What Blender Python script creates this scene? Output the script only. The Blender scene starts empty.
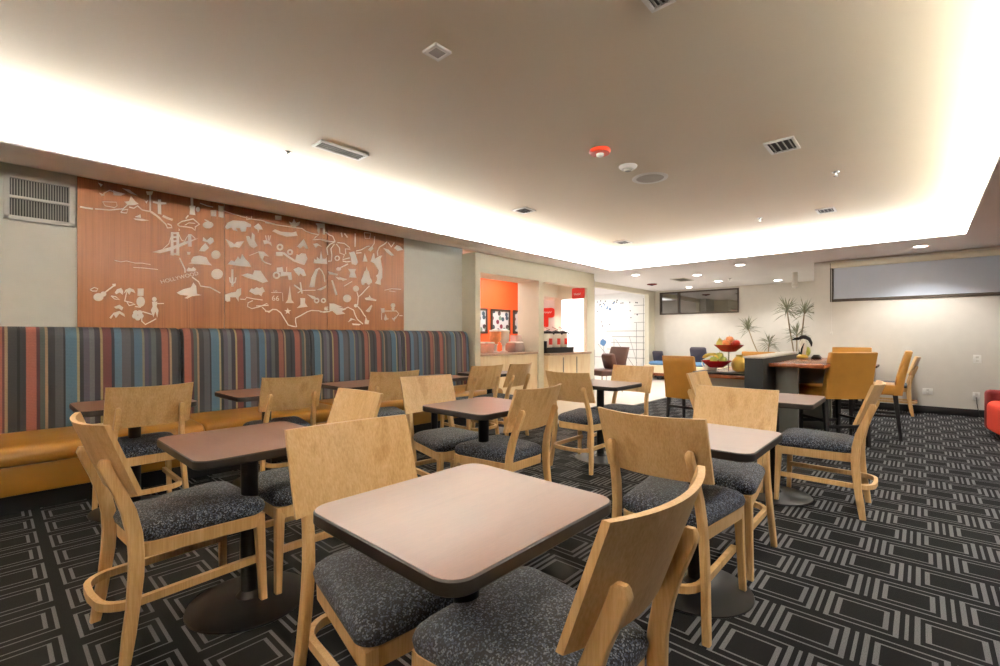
import bpy, bmesh, math, random
from mathutils import Vector, Matrix
random.seed(7)
PI = math.pi
S = bpy.context.scene
COL = S.collection

# ------------------------------------------------------------------ camera
AZ = math.radians(42.2)          # heading of the view, from the X axis (along the bench wall)
FOC = 465.0                      # focal length in pixels of a 1000 wide frame
EYE = 1.2
SA, CA = math.sin(AZ), math.cos(AZ)
cd = bpy.data.cameras.new('camera'); cam = bpy.data.objects.new('camera', cd); COL.objects.link(cam)
cam.location = (0, 0, EYE)
cam.rotation_euler = (PI/2, 0, AZ - PI/2)
cd.sensor_width = 36.0; cd.lens = 36.0*FOC/1000.0; cd.shift_y = 0.003; cd.clip_start = 0.02
S.camera = cam

# tracing helpers: where a photo point lies on a known wall / ceiling plane
def on_wall_y(u, v, Y):
    k = (u-500)/FOC; d = Y/(SA-k*CA)
    return d*(CA+k*SA), EYE-(v-336)/FOC*d          # X, Z
def on_plane_z(u, v, z):
    d = (EYE-z)*FOC/(v-336); r = (u-500)/FOC*d
    return d*CA+r*SA, d*SA-r*CA

# ------------------------------------------------------------------ mesh builder
class MB:
    def __init__(s): s.v = []; s.f = []
    def add(s, vs, fs, M=None):
        o = len(s.v)
        s.v += [tuple(M @ Vector(p)) if M is not None else tuple(p) for p in vs]
        s.f += [tuple(i+o for i in f) for f in fs]
        return s
    def box(s, x0, x1, y0, y1, z0, z1, bev=0.0, M=None, seg=2):
        bm = bmesh.new(); bmesh.ops.create_cube(bm, size=1)
        for v in bm.verts:
            v.co = Vector(((x0+x1)/2+v.co.x*(x1-x0), (y0+y1)/2+v.co.y*(y1-y0), (z0+z1)/2+v.co.z*(z1-z0)))
        if bev > 0:
            bmesh.ops.bevel(bm, geom=bm.edges[:], offset=bev, segments=seg, affect='EDGES', profile=0.5)
        s._from(bm, M); return s
    def _from(s, bm, M=None):
        bm.verts.index_update()
        s.add([v.co.copy() for v in bm.verts], [[v.index for v in f.verts] for f in bm.faces], M); bm.free()
    def loft(s, rings, M=None, caps=True, closed=False):
        n = len(rings[0]); vs = [p for r in rings for p in r]; fs = []
        for i in range(len(rings)-1 + (1 if closed else 0)):
            a = i*n; b = ((i+1) % len(rings))*n
            for j in range(n):
                k = (j+1) % n; fs.append((a+j, a+k, b+k, b+j))
        if caps and not closed:
            fs.append(tuple(reversed(range(n)))); fs.append(tuple(range((len(rings)-1)*n, len(rings)*n)))
        return s.add(vs, fs, M)
    def lathe(s, prof, c=(0, 0, 0), seg=24, M=None):
        rings = []
        for r, z in prof:
            r = max(r, 1e-4)
            rings.append([(c[0]+r*math.cos(2*PI*j/seg), c[1]+r*math.sin(2*PI*j/seg), c[2]+z) for j in range(seg)])
        return s.loft(rings, M)
    def sweep(s, path, sec, up=Vector((0, 0, 1)), closed=False, scale=None, M=None):
        P = [Vector(p) for p in path]; n = len(P); rings = []
        for i in range(n):
            if closed: t = P[(i+1) % n]-P[i-1]
            else: t = P[min(i+1, n-1)]-P[max(i-1, 0)]
            t.normalize()
            x = t.cross(up)
            if x.length < 1e-5: x = t.cross(Vector((0, 1, 0)))
            x.normalize(); y = x.cross(t); y.normalize()
            k = scale[i] if scale else 1.0
            rings.append([P[i]+x*a*k+y*b*k for a, b in sec])
        return s.loft(rings, M, closed=closed)
    def tube(s, path, r, seg=8, closed=False, scale=None, M=None, up=Vector((0, 0, 1))):
        return s.sweep(path, [(r*math.cos(2*PI*j/seg), r*math.sin(2*PI*j/seg)) for j in range(seg)], up, closed, scale, M)
    def ball(s, c, rx, ry, rz, seg=12, rings=8, M=None):
        R = []
        for i in range(rings+1):
            a = -PI/2+PI*i/rings; q = max(math.cos(a), 1e-3)
            R.append([(c[0]+rx*q*math.cos(2*PI*j/seg), c[1]+ry*q*math.sin(2*PI*j/seg), c[2]+rz*math.sin(a)) for j in range(seg)])
        return s.loft(R, M)
    def build(s, name, mat, parent=None, smooth=True, angle=38, fix=True):
        me = bpy.data.meshes.new(name); me.from_pydata(s.v, [], s.f)
        if fix:
            bm = bmesh.new(); bm.from_mesh(me); bmesh.ops.recalc_face_normals(bm, faces=bm.faces[:]); bm.to_mesh(me); bm.free()
        if smooth:
            me.polygons.foreach_set('use_smooth', [True]*len(me.polygons)); me.set_sharp_from_angle(angle=math.radians(angle))
        me.update()
        o = bpy.data.objects.new(name, me); COL.objects.link(o)
        if mat is not None: me.materials.append(mat)
        if parent is not None: o.parent = parent
        return o

def rrect(x0, x1, y0, y1, r, n=5, z=0.0):
    pts = []
    for cx, cy, a0 in ((x1-r, y1-r, 0), (x0+r, y1-r, PI/2), (x0+r, y0+r, PI), (x1-r, y0+r, 1.5*PI)):
        for i in range(n+1):
            a = a0+PI/2*i/n; pts.append((cx+r*math.cos(a), cy+r*math.sin(a), z))
    return pts

def tag(o, label, cat, group=None):
    o['label'] = label; o['category'] = cat
    if group: o['group'] = group
    return o
def thing(name, label, cat, loc=(0, 0, 0), rz=0.0, group=None):
    o = bpy.data.objects.new(name, None); COL.objects.link(o)
    o.empty_display_size = 0.1; o.location = loc; o.rotation_euler = (0, 0, rz)
    return tag(o, label, cat, group)
def struct(o):
    o['kind'] = 'structure'; return o
def dup(root, loc, rz, label, group=None):
    r = root.copy(); COL.objects.link(r); r.location = loc; r.rotation_euler = (0, 0, rz); r['label'] = label
    if group: r['group'] = group
    for ch in list(root.children):
        c = ch.copy(); COL.objects.link(c); c.parent = r
        for g in list(ch.children):
            d = g.copy(); COL.objects.link(d); d.parent = c
    return r

# ------------------------------------------------------------------ materials
def srgb(r, g, b):
    f = lambda c: c/12.92 if c <= 0.04045 else ((c+0.055)/1.055)**2.4
    return (f(r/255), f(g/255), f(b/255), 1)
class NT:
    def __init__(s, name):
        m = bpy.data.materials.new(name); m.use_nodes = True; s.m = m; s.t = m.node_tree
        s.b = s.t.nodes['Principled BSDF']
    def n(s, kind, **kw):
        x = s.t.nodes.new(kind)
        for k, v in kw.items(): setattr(x, k, v)
        return x
    def l(s, a, b): s.t.links.new(a, b)
    def math(s, op, a, b=None, c=None):
        x = s.n('ShaderNodeMath', operation=op)
        for i, q in enumerate((a, b, c)):
            if q is None: continue
            if isinstance(q, (int, float)): x.inputs[i].default_value = q
            else: s.l(q, x.inputs[i])
        return x.outputs[0]
    def coord(s, scale=(1, 1, 1), loc=(0, 0, 0), which='Object'):
        c = s.n('ShaderNodeTexCoord'); mp = s.n('ShaderNodeMapping')
        mp.inputs['Scale'].default_value = scale; mp.inputs['Location'].default_value = loc
        s.l(c.outputs[which], mp.inputs[0]); return mp.outputs[0]
    def noise(s, vec, scale=5, detail=3, rough=0.5):
        x = s.n('ShaderNodeTexNoise'); x.inputs['Scale'].default_value = scale
        x.inputs['Detail'].default_value = detail; x.inputs['Roughness'].default_value = rough
        s.l(vec, x.inputs['Vector']); return x.outputs['Fac']
    def ramp(s, fac, stops, interp='LINEAR'):
        r = s.n('ShaderNodeValToRGB'); e = r.color_ramp; e.interpolation = interp
        while len(e.elements) < len(stops): e.elements.new(0.5)
        for el, (p, c) in zip(e.elements, stops): el.position = p; el.color = c
        s.l(fac, r.inputs[0]); return r.outputs[0]
    def bump(s, h, strength=0.2, dist=0.01):
        b = s.n('ShaderNodeBump'); b.inputs['Strength'].default_value = strength; b.inputs['Distance'].default_value = dist
        s.l(h, b.inputs['Height']); s.l(b.outputs[0], s.b.inputs['Normal'])
def flat(name, col, rough=0.5, metal=0.0, var=0.06, scale=8, spec=0.5, bump=0.0):
    t = NT(name); v = t.coord(); f = t.noise(v, scale, 3)
    lo = tuple(max(0, c*(1-var)) for c in col[:3])+(1,); hi = tuple(min(1, c*(1+var)) for c in col[:3])+(1,)
    t.l(t.ramp(f, [(0.3, lo), (0.7, hi)]), t.b.inputs['Base Color'])
    t.b.inputs['Roughness'].default_value = rough; t.b.inputs['Metallic'].default_value = metal
    t.b.inputs['Specular IOR Level'].default_value = spec
    if bump: t.bump(t.noise(v, scale*20, 2), bump, 0.002)
    return t.m
def emit(name, col, strength):
    t = NT(name); t.b.inputs['Base Color'].default_value = (0.8, 0.8, 0.8, 1)
    t.b.inputs['Emission Color'].default_value = col; t.b.inputs['Emission Strength'].default_value = strength
    return t.m
def wood(name, lo, mid, hi, stretch=(14, 14, 1.2), rough=0.38, scale=3.0, coat=0.0, figure=17):
    t = NT(name); inf = t.n('ShaderNodeObjectInfo')
    mp = t.coord(stretch)
    add = t.n('ShaderNodeVectorMath', operation='ADD')
    t.l(mp, add.inputs[0])
    sc = t.n('ShaderNodeVectorMath', operation='SCALE'); sc.inputs[0].default_value = (37, 11, 23)
    t.l(inf.outputs['Random'], sc.inputs['Scale']); t.l(sc.outputs[0], add.inputs[1])
    def st(k):
        m_ = t.n('ShaderNodeVectorMath', operation='MULTIPLY'); m_.inputs[1].default_value = k; t.l(add.outputs[0], m_.inputs[0]); return m_.outputs[0]
    broad = t.noise(st((.35, .35, .6)), scale, 2, 0.5); fine = t.noise(st((5, 5, 1)), scale, 3, 0.6)
    rings = t.math('ADD', t.math('MULTIPLY', t.math('SINE', t.math('MULTIPLY', broad, figure)), .5), .5)
    f = t.math('ADD', t.math('ADD', t.math('MULTIPLY', fine, 0.56), t.math('MULTIPLY', rings, 0.13)), t.math('MULTIPLY', broad, 0.31))
    t.l(t.ramp(f, [(0.3, lo), (0.5, mid), (0.7, hi)]), t.b.inputs['Base Color'])
    t.b.inputs['Roughness'].default_value = rough
    if coat: t.b.inputs['Coat Weight'].default_value = coat; t.b.inputs['Coat Roughness'].default_value = 0.2
    return t.m

M = {}
M['beech'] = wood('beech', srgb(188, 144, 88), srgb(209, 170, 116), srgb(224, 190, 142), stretch=(12, 12, .9), rough=0.36)
M['blond'] = wood('blond', srgb(219, 190, 148), srgb(231, 208, 170), srgb(240, 222, 190), stretch=(6, 6, .7), rough=0.4)
M['laminate'] = wood('laminate', srgb(106, 68, 50), srgb(113, 73, 54), srgb(120, 79, 60), stretch=(1.5, 20, 20), rough=0.32)
M['laminate'].node_tree.nodes['Principled BSDF'].inputs['Specular IOR Level'].default_value = 0.9
M['edge'] = flat('dark_edge', srgb(36, 30, 26), 0.45)
M['mural_wood'] = wood('mural_wood', srgb(120, 74, 46), srgb(160, 104, 66), srgb(182, 126, 86), stretch=(9, 9, .5), rough=0.42, scale=2.2)
M['counter_wood'] = wood('counter_wood', srgb(104, 52, 26), srgb(140, 76, 42), srgb(168, 100, 60), stretch=(2, 12, 12), rough=0.25)
M['vinyl_white'] = flat('white_vinyl', srgb(246, 243, 236), 0.5, var=0.02)
M['black_metal'] = flat('black_metal', srgb(22, 22, 24), 0.38, 0.2)
M['base_metal'] = flat('base_metal', srgb(24, 25, 28), 0.36, 0.2)
M['black_wood'] = flat('black_wood', srgb(24, 20, 19), 0.4)
M['mustard'] = flat('mustard_leather', srgb(178, 126, 50), 0.42, var=0.08, scale=6, bump=0.15)
M['bench_vinyl'] = flat('bench_vinyl', srgb(166, 118, 46), 0.3, var=0.08, scale=5, bump=0.08)
M['brown_leather'] = flat('brown_leather', srgb(92, 62, 52), 0.45)
M['red_fabric'] = flat('red_fabric', srgb(206, 54, 26), 0.8)
M['dark_red'] = flat('dark_red', srgb(110, 20, 18), 0.8)
M['ceil'] = flat('ceiling_paint', srgb(204, 190, 165), 0.55, var=0.025, scale=0.9)
M['soffit'] = flat('soffit_paint', srgb(240, 238, 238), 0.6, var=0.02, scale=1.5)
M['cove'] = flat('cove_paint', srgb(240, 238, 232), 0.6, var=0.01)
M['wall_gray'] = flat('wall_greige', srgb(220, 219, 210), 0.7, var=0.02)
M['wall_beige'] = flat('wall_beige', srgb(212, 207, 197), 0.7, var=0.02)
M['wall_cream'] = flat('wall_cream', srgb(220, 214, 193), 0.6, var=0.02)
M['orange'] = flat('orange_paint', srgb(236, 98, 42), 0.6, var=0.03)
M['tile'] = flat('floor_tile', srgb(224, 214, 204), 0.3, var=0.04)
M['base_black'] = flat('baseboard_black', srgb(22, 21, 22), 0.5)
M['white'] = flat('white_plastic', srgb(236, 234, 228), 0.4, var=0.02)
M['vent'] = flat('vent_metal', srgb(214, 210, 202), 0.45, 0.1, var=0.02)
M['vent_dark'] = flat('vent_dark', srgb(52, 50, 46), 0.7)
M['vent_gray'] = flat('vent_gray', srgb(146, 142, 134), 0.6)
M['speaker_mesh'] = flat('speaker_mesh', srgb(170, 162, 150), 0.6)
M['red_plastic'] = flat('red_plastic', srgb(212, 66, 34), 0.35)
M['sign_red'] = flat('sign_red', srgb(212, 46, 26), 0.45)
M['bowl_red'] = flat('bowl_red', srgb(176, 16, 22), 0.25)
M['chrome'] = flat('chrome', srgb(200, 200, 200), 0.2, 0.9, var=0.02)
M['charcoal'] = flat('charcoal', srgb(24, 25, 24), 0.5, spec=.25)
M['gray_panel'] = flat('gray_panel', srgb(178, 174, 160), 0.5)
M['steel'] = flat('steel', srgb(130, 130, 124), 0.35, 0.5)
M['frame_brown'] = flat('frame_brown', srgb(70, 58, 46), 0.5)
M['shade'] = flat('roller_shade', srgb(192, 200, 212), 0.6, var=0.03, scale=2)
M['blue'] = flat('blue_cushion', srgb(98, 138, 180), 0.8)
M['dark_cushion'] = flat('dark_cushion', srgb(66, 62, 72), 0.8)
M['yellow'] = flat('yellow_ceramic', srgb(230, 190, 84), 0.3)
M['pale_ceramic'] = flat('pale_ceramic', srgb(232, 226, 214), 0.3)
M['stone'] = flat('counter_stone', srgb(168, 140, 116), 0.3, var=0.12, scale=30)
M['plant'] = flat('plant_leaf', srgb(126, 127, 98), 0.5, var=0.2)
M['stem'] = flat('plant_stem', srgb(150, 132, 102), 0.7)
M['pot'] = flat('plant_pot', srgb(86, 78, 70), 0.5)
M['apple'] = flat('apple_skin', srgb(196, 48, 36), 0.35, var=0.2, scale=20)
M['peach'] = flat('peach_skin', srgb(232, 144, 92), 0.5, var=0.15, scale=20)
M['pear'] = flat('pear_skin', srgb(222, 196, 110), 0.45, var=0.1, scale=20)
M['green_apple'] = flat('green_apple_skin', srgb(184, 188, 92), 0.4, var=0.15, scale=20)
M['banana'] = flat('banana_skin', srgb(226, 196, 84), 0.45, var=0.1, scale=20)
M['lamp'] = emit('lamp_glow', (1, 0.93, 0.82, 1), 14)
M['exit_red'] = emit('exit_glow', (1, 0.12, 0.06, 1), 2.0)
def glass(name, tint=(1, 1, 1, 1), rough=0.02):
    t = NT(name); t.b.inputs['Base Color'].default_value = tint; t.b.inputs['Roughness'].default_value = rough
    t.b.inputs['Transmission Weight'].default_value = 1.0; t.b.inputs['IOR'].default_value = .05
    return t.m
M['clear'] = flat('clear_acrylic', srgb(240, 236, 232), 0.1); M['clear'].node_tree.nodes['Principled BSDF'].inputs['Alpha'].default_value = .35
t = NT('dark_pane'); t.b.inputs['Base Color'].default_value = srgb(44, 44, 44); t.b.inputs['Roughness'].default_value = 0.01
t.b.inputs['Specular IOR Level'].default_value = 1.0; t.l(t.ramp(t.noise(t.coord(), 1.2, 2), [(0.3, srgb(120, 120, 118)), (0.7, srgb(150, 148, 146))]), t.b.inputs['Base Color'])
M['dark_pane'] = t.m; t.b.inputs['Metallic'].default_value = 1.0
M['unseen_dark_pane'] = flat('unseen_dark_pane', srgb(16, 18, 22), 0.05)

# speckled seat fabric
t = NT('seat_fabric'); v = t.coord()
vo = t.n('ShaderNodeTexVoronoi', feature='F1'); vo.inputs['Scale'].default_value = 260; t.l(v, vo.inputs['Vector'])
sep = t.n('ShaderNodeSeparateColor'); t.l(vo.outputs['Color'], sep.inputs[0])
t.l(t.ramp(sep.outputs[0], [(0.0, srgb(16, 16, 19)), (0.34, srgb(38, 42, 54)), (0.55, srgb(82, 91, 110)), (0.75, srgb(28, 33, 46)), (0.86, srgb(126, 132, 143))], 'CONSTANT'), t.b.inputs['Base Color'])
t.b.inputs['Roughness'].default_value = 0.75; t.b.inputs['Sheen Weight'].default_value = 0.1
t.bump(sep.outputs[1], 0.25, 0.003)
M['fabric'] = t.m

# striped banquette fabric: one repeat every 1.045 m along the wall
t = NT('stripe_fabric'); v = t.coord()
sp = t.n('ShaderNodeSeparateXYZ'); t.l(v, sp.inputs[0])
fx = t.math('FRACT', t.math('DIVIDE', t.math('SUBTRACT', sp.outputs[0], 0.17-10.45), 1.045))
st = [(70, 70, 78), (196, 84, 36), (106, 40, 44), (92, 108, 100), (192, 152, 104), (66, 68, 70), (104, 102, 108), (52, 50, 56), (84, 138, 166), (198, 178, 122),
      (58, 60, 60), (110, 96, 116), (128, 132, 134), (66, 58, 72), (206, 180, 100), (138, 46, 38), (44, 48, 68), (96, 146, 176), (112, 104, 110), (70, 72, 74),
      (82, 128, 158), (166, 156, 120), (92, 76, 104), (60, 66, 90), (112, 118, 116), (56, 56, 58), (190, 88, 44), (120, 44, 46), (196, 160, 112), (72, 74, 76), (38, 36, 38)]
wd = [3, 6, 2, 3, 1.5, 4, 5, 1.5, 7, 1.5, 2.5, 4, 3, 4, 1.5, 6, 2, 5, 6, 2.5, 6, 1.5, 3, 2, 4, 4, 5, 1.2, 1.5, 5, 2]
tot = sum(wd); acc = 0; stops = []
for c, w in zip(st, wd): stops.append((acc/tot, srgb(*c))); acc += w
base = t.ramp(fx, stops, 'CONSTANT')
rib = t.math('SINE', t.math('MULTIPLY', sp.outputs[2], 520)); nz = t.noise(t.coord((60, 60, 180)), 2, 2)
dk = t.math('ADD', t.math('MULTIPLY', rib, 0.06), t.math('ADD', t.math('MULTIPLY', nz, 0.5), 0.42))
mx = t.n('ShaderNodeMix', data_type='RGBA', blend_type='MULTIPLY'); mx.inputs['Factor'].default_value = 1
t.l(base, mx.inputs[6]); cmb = t.n('ShaderNodeCombineColor')
for i in range(3): t.l(dk, cmb.inputs[i])
t.l(cmb.outputs[0], mx.inputs[7]); hs = t.n('ShaderNodeHueSaturation'); hs.inputs['Saturation'].default_value = .8; hs.inputs['Value'].default_value = .6; t.l(mx.outputs[2], hs.inputs['Color'])
t.l(hs.outputs[0], t.b.inputs['Base Color']); t.b.inputs['Roughness'].default_value = 0.85
M['stripes'] = t.m

# carpet: blocks of concentric outlines, columns along Y offset by half a block
t = NT('carpet'); v = t.coord(); sp = t.n('ShaderNodeSeparateXYZ'); t.l(v, sp.inputs[0])
X, Y = sp.outputs[0], sp.outputs[1]
near = t.math('LESS_THAN', X, 1.2485)      # the run of carpet nearest the bench is turned
X = t.math('SUBTRACT', X, t.math('MULTIPLY', near, .1325)); Y = t.math('SUBTRACT', Y, t.math('MULTIPLY', near, .039))
PX, PY = 0.289, 0.295
qx = t.math('DIVIDE', t.math('SUBTRACT', X, 2.26-PX/2-PX*40), PX); ix = t.math('FLOOR', qx)
ax = t.math('MULTIPLY', t.math('ABSOLUTE', t.math('SUBTRACT', t.math('FRACT', qx), 0.5)), PX)
qy = t.math('ADD', t.math('DIVIDE', t.math('SUBTRACT', Y, 0.340-PY/2-PY*40), PY), t.math('MULTIPLY', ix, 0.5))
ay = t.math('MULTIPLY', t.math('ABSOLUTE', t.math('SUBTRACT', t.math('FRACT', qy), 0.5)), PY)
def pick(a, b): return t.math('ADD', t.math('MULTIPLY', near, b-a), a)
def inside(hx, hy): return t.math('MULTIPLY', t.math('LESS_THAN', ax, hx), t.math('LESS_THAN', ay, hy))
def ring(fx_, nx, fy_, ny, gx, mxx, gy, myy):
    outer = inside(pick(fx_, nx), pick(fy_, ny)); inner = inside(pick(gx, mxx), pick(gy, myy))
    return t.math('SUBTRACT', outer, inner)
r1 = ring(.0830, .0885, .0905, .0790, .0745, .0745, .0725, .0725)
r2 = ring(.1215, .1215, .124, .1160, .1130, .1085, .106, .1095)
mid = t.math('MULTIPLY', t.math('MULTIPLY', t.math('GREATER_THAN', ay, .1415), t.math('LESS_THAN', ax, .113)), t.math('SUBTRACT', 1, near))
fac = t.math('MAXIMUM', t.math('MAXIMUM', r1, r2), mid)
mx = t.n('ShaderNodeMix', data_type='RGBA'); t.l(fac, mx.inputs[0])
nz = t.noise(v, 260, 2, 0.7)
t.l(t.ramp(nz, [(0.3, srgb(13, 13, 14)), (0.7, srgb(27, 26, 27))]), mx.inputs[6]); t.l(t.ramp(nz, [(0.3, srgb(80, 80, 82)), (0.7, srgb(118, 118, 120))]), mx.inputs[7])
t.l(mx.outputs[2], t.b.inputs['Base Color']); t.b.inputs['Roughness'].default_value = 0.95; t.b.inputs['Specular IOR Level'].default_value = 0.15
t.bump(nz, 0.3, 0.004)
M['carpet'] = t.m

# colourful print inside the picture frames
t = NT('art_print'); v = t.coord()
spx = t.n('ShaderNodeSeparateXYZ'); t.l(v, spx.inputs[0]); cbx = t.n('ShaderNodeCombineXYZ'); t.l(spx.outputs[0], cbx.inputs[0]); t.l(spx.outputs[2], cbx.inputs[1])
vo = t.n('ShaderNodeTexVoronoi', feature='F1', voronoi_dimensions='2D'); vo.inputs['Scale'].default_value = 7; t.l(cbx.outputs[0], vo.inputs['Vector'])
sep = t.n('ShaderNodeSeparateColor'); t.l(vo.outputs['Color'], sep.inputs[0])
c1 = t.ramp(sep.outputs[0], [(0, srgb(120, 44, 60)), (0.3, srgb(62, 84, 96)), (0.55, srgb(70, 60, 60)), (0.8, srgb(120, 150, 130))], 'CONSTANT')
mx = t.n('ShaderNodeMix', data_type='RGBA'); t.l(t.math('LESS_THAN', vo.outputs['Distance'], 0.36), mx.inputs[0])
mx.inputs[6].default_value = srgb(205, 210, 210); t.l(c1, mx.inputs[7]); t.l(mx.outputs[2], t.b.inputs['Base Color'])
M['print'] = t.m

# ------------------------------------------------------------------ shell
ZS, ZT = 2.5, 2.8            # soffit underside, tray ceiling
Y1, Y2, Y3 = 4.57, 5.09, 5.39
TX0, TX1, TY0 = -1.8, 8.42, -0.42
WX, FX = 9.85, 13.1
BX, BY = -2.6, -2.6
g = MB(); g.box(BX, 5.05, BY, Y3, -.05, 0); g.box(5.05, FX, BY, 3.68, -.05, 0)
struct(g.build('floor', M['carpet'], smooth=False))
struct(MB().box(5.05, FX, 3.68, 9.2, -.05, 0).build('floor_tiles', M['tile'], smooth=False))
struct(MB().box(5.03, FX, 3.66, 3.70, 0, .006).build('trim_1', M['steel'], smooth=False))
TR = 0.23
struct(MB().box(TX0-TR, TX1+TR, TY0-TR, Y1+TR, ZT, ZT+.08).build('ceiling', M['ceil'], smooth=False))
g = MB()
g.box(BX, TX1, Y1, Y2, ZS, ZS+.018); g.box(TX1, FX, BY, 5.78, ZS, ZS+.018)
g.box(BX, TX1, BY, TY0, ZS, ZS+.018); g.box(BX, TX0, TY0, Y1, ZS, ZS+.018)
g.box(8.55, FX, 5.78, 9.2, ZS, ZS+.018)
struct(g.build('ceiling_soffit', M['soffit'], smooth=False))
g = MB(); e = .025            # lip and back of the light trough

g.box(TX0-TR, TX1+TR, Y1+TR, Y1+TR+.03, ZS+.018, ZT+.02); g.box(TX0-TR, TX1+TR, TY0-TR-.03, TY0-TR, ZS+.018, ZT+.02)
g.box(TX1+TR, TX1+TR+.03, TY0-TR, Y1+TR, ZS+.018, ZT+.02); g.box(TX0-TR-.03, TX0-TR, TY0-TR, Y1+TR, ZS+.018, ZT+.02)
struct(g.build('trim_2', M['cove'], smooth=False))
g = MB(); g.box(BX, 5.06, Y3, Y3+.1, 0, 2.84); struct(g.build('wall_left', M['wall_gray'], smooth=False))
g = MB(); g.box(BX, 5.06, Y2-.06, Y3+.1, 2.84, 2.9); g.box(BX, 5.06, Y2-.03, Y2, ZS, 2.84)
struct(g.build('trim_3', M['wall_gray'], smooth=False))
# serving-hatch wall with two openings
g = MB()
g.box(5.05, 5.16, Y2, 5.58, 0, ZS); g.box(6.65, 6.80, Y2, 5.58, 0, ZS); g.box(8.27, 8.55, Y2, 5.9, 0, ZS+.1)
g.box(5.16, 6.65, Y2, 5.58, 2.19, ZS); g.box(6.80, 8.27, Y2, 5.24, 2.19, 2.6)
g.box(5.05, 8.27, Y2, 5.58, 2.6, 2.66)
struct(g.build('wall_hatch', M['wall_cream'], smooth=False))
struct(MB().box(4.9, 9.4, 7.2, 7.3, 0, 2.6).build('wall_kitchen', M['orange'], smooth=False))
g = MB(); g.box(9.3, 9.4, 5.58, 7.2, 0, 2.6); g.box(4.9, 5.05, 5.58, 7.2, 0, 2.6); g.box(8.55, 9.3, 5.58, 5.88, 0, 2.6)
struct(g.build('wall_kitchen_side', M['wall_beige'], smooth=False))
struct(MB().box(4.9, 9.4, 5.58, 7.3, 2.6, 2.66).build('ceiling_kitchen', M['cove'], smooth=False))
struct(MB().box(7.62, 9.3, 5.8, 6.3, 2.02, 2.6).build('wall_bulkhead', M['wall_cream'], smooth=False))
# lounge side wall with the wide opening to the map room
g = MB(); g.box(9.3, 9.45, 5.78, 5.9, 0, ZS); g.box(12.7, FX, 5.78, 5.9, 0, ZS); g.box(9.45, 12.7, 5.78, 5.9, 2.38, ZS)
struct(g.build('wall_lounge', M['wall_cream'], smooth=False))
struct(MB().box(12.9, 13.0, 5.9, 9.2, 0, ZS).build('wall_map_room', M['white'], smooth=False))
struct(MB().box(9.3, 13.1, 9.2, 9.3, 0, ZS).build('wall_map_room_back', M['wall_beige'], smooth=False))
# far, jog and right walls with real window openings
g = MB()
fw0, fw1, fz0, fz1 = 3.51, 5.62, 1.81, 2.45
g.box(FX, FX+.1, 1.31, fw0, 0, ZS); g.box(FX, FX+.1, fw1, 5.9, 0, ZS); g.box(FX, FX+.1, fw0, fw1, 0, fz0); g.box(FX, FX+.1, fw0, fw1, fz1, ZS)
struct(g.build('wall_far', M['wall_beige'], smooth=False))
struct(MB().box(WX, FX+.1, 1.31, 1.41, 0, ZS).build('wall_jog', M['wall_beige'], smooth=False))
g = MB(); rw0, rw1, rz0, rz1 = -2.3, 1.18, 1.79, 2.46
g.box(WX, WX+.12, rw1, 1.31, 0, ZS); g.box(WX, WX+.12, BY, rw0, 0, ZS); g.box(WX, WX+.12, rw0, rw1, 0, rz0); g.box(WX, WX+.12, rw0, rw1, rz1, ZS)
struct(g.build('wall_right', M['wall_beige'], smooth=False))
g = MB(); gx0, gx1, gz0, gz1 = -1.6, 8.6, .45, 2.35
g.box(BX, gx0, BY-.1, BY, 0, 2.9); g.box(gx1, WX, BY-.1, BY, 0, 2.9); g.box(gx0, gx1, BY-.1, BY, 0, gz0); g.box(gx0, gx1, BY-.1, BY, gz1, 2.9)
struct(g.build('wall_side', M['wall_beige'], smooth=False))
g = MB()
for i in range(7):
    a = gx0+(gx1-gx0)*i/6; g.box(a-.025, a+.025, BY-.08, BY-.02, gz0, gz1)
g.box(gx0, gx1, BY-.08, BY-.02, gz0, gz0+.05); g.box(gx0, gx1, BY-.08, BY-.02, gz1-.05, gz1)
w = struct(g.build('window_unseen', M['frame_brown'], smooth=False))  # unseen window, added to shape the light from this side
MB().box(gx0+.02, gx1-.02, BY-.06, BY-.05, gz0+.02, gz1-.02).build('added_pane', M['unseen_dark_pane'], w)  # panes made dark so this side throws little light on chair backs
MB().box(gx0-.1, gx1+.1, BY-.14, BY-.11, gz0-.1, gz1+.1).build('window_backing', M['vent_dark'], w)
struct(MB().box(BX-.1, BX, BY, Y3, 0, 2.9).build('wall_back', M['mural_wood'], smooth=False))
g = MB(); g.box(WX-.015, WX, BY, 1.31, 0, .11, .004); struct(g.build('baseboard_right', M['base_black']))
struct(MB().box(FX-.015, FX, 1.41, 5.78, 0, .11, .004).build('baseboard_far', M['base_black']))
# windows
w = struct(MB().box(FX+.03, FX+.04, fw0+.03, fw1-.03, fz0+.03, fz1-.03).build('window_1', M['dark_pane'], smooth=False))
g = MB()
for a, b, c, d in ((fw0, fw1, fz0, fz0+.035), (fw0, fw1, fz1-.035, fz1), (fw0, fw0+.035, fz0, fz1), (fw1-.035, fw1, fz0, fz1), (5.06, 5.1, fz0, fz1)):
    g.box(FX-.02, FX+.06, a, b, c, d)
g.build('window_frame', M['frame_brown'], w)
MB().box(FX+.1, FX+.12, fw0-.1, fw1+.1, fz0-.1, fz1+.1).build('window_backing', M['vent_dark'], w)
w = struct(MB().box(WX+.07, WX+.075, rw0+.03, rw1-.03, rz0+.03, rz1-.03).build('window_2', M['dark_pane'], smooth=False))
g = MB()
for a, b, c, d in ((rw0, rw1, rz0, rz0+.045), (rw0, rw1, rz1-.03, rz1), (rw0, rw0+.04, rz0, rz1), (rw1-.04, rw1, rz0, rz1)):
    g.box(WX-.012, WX+.09, a, b, c, d)
g.build('window_frame', M['frame_brown'], w)
rs = thing('roller_shade', 'grey roller shade pulled down over the high window on the right wall', 'blind', (WX, -.5, rz0))
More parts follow.
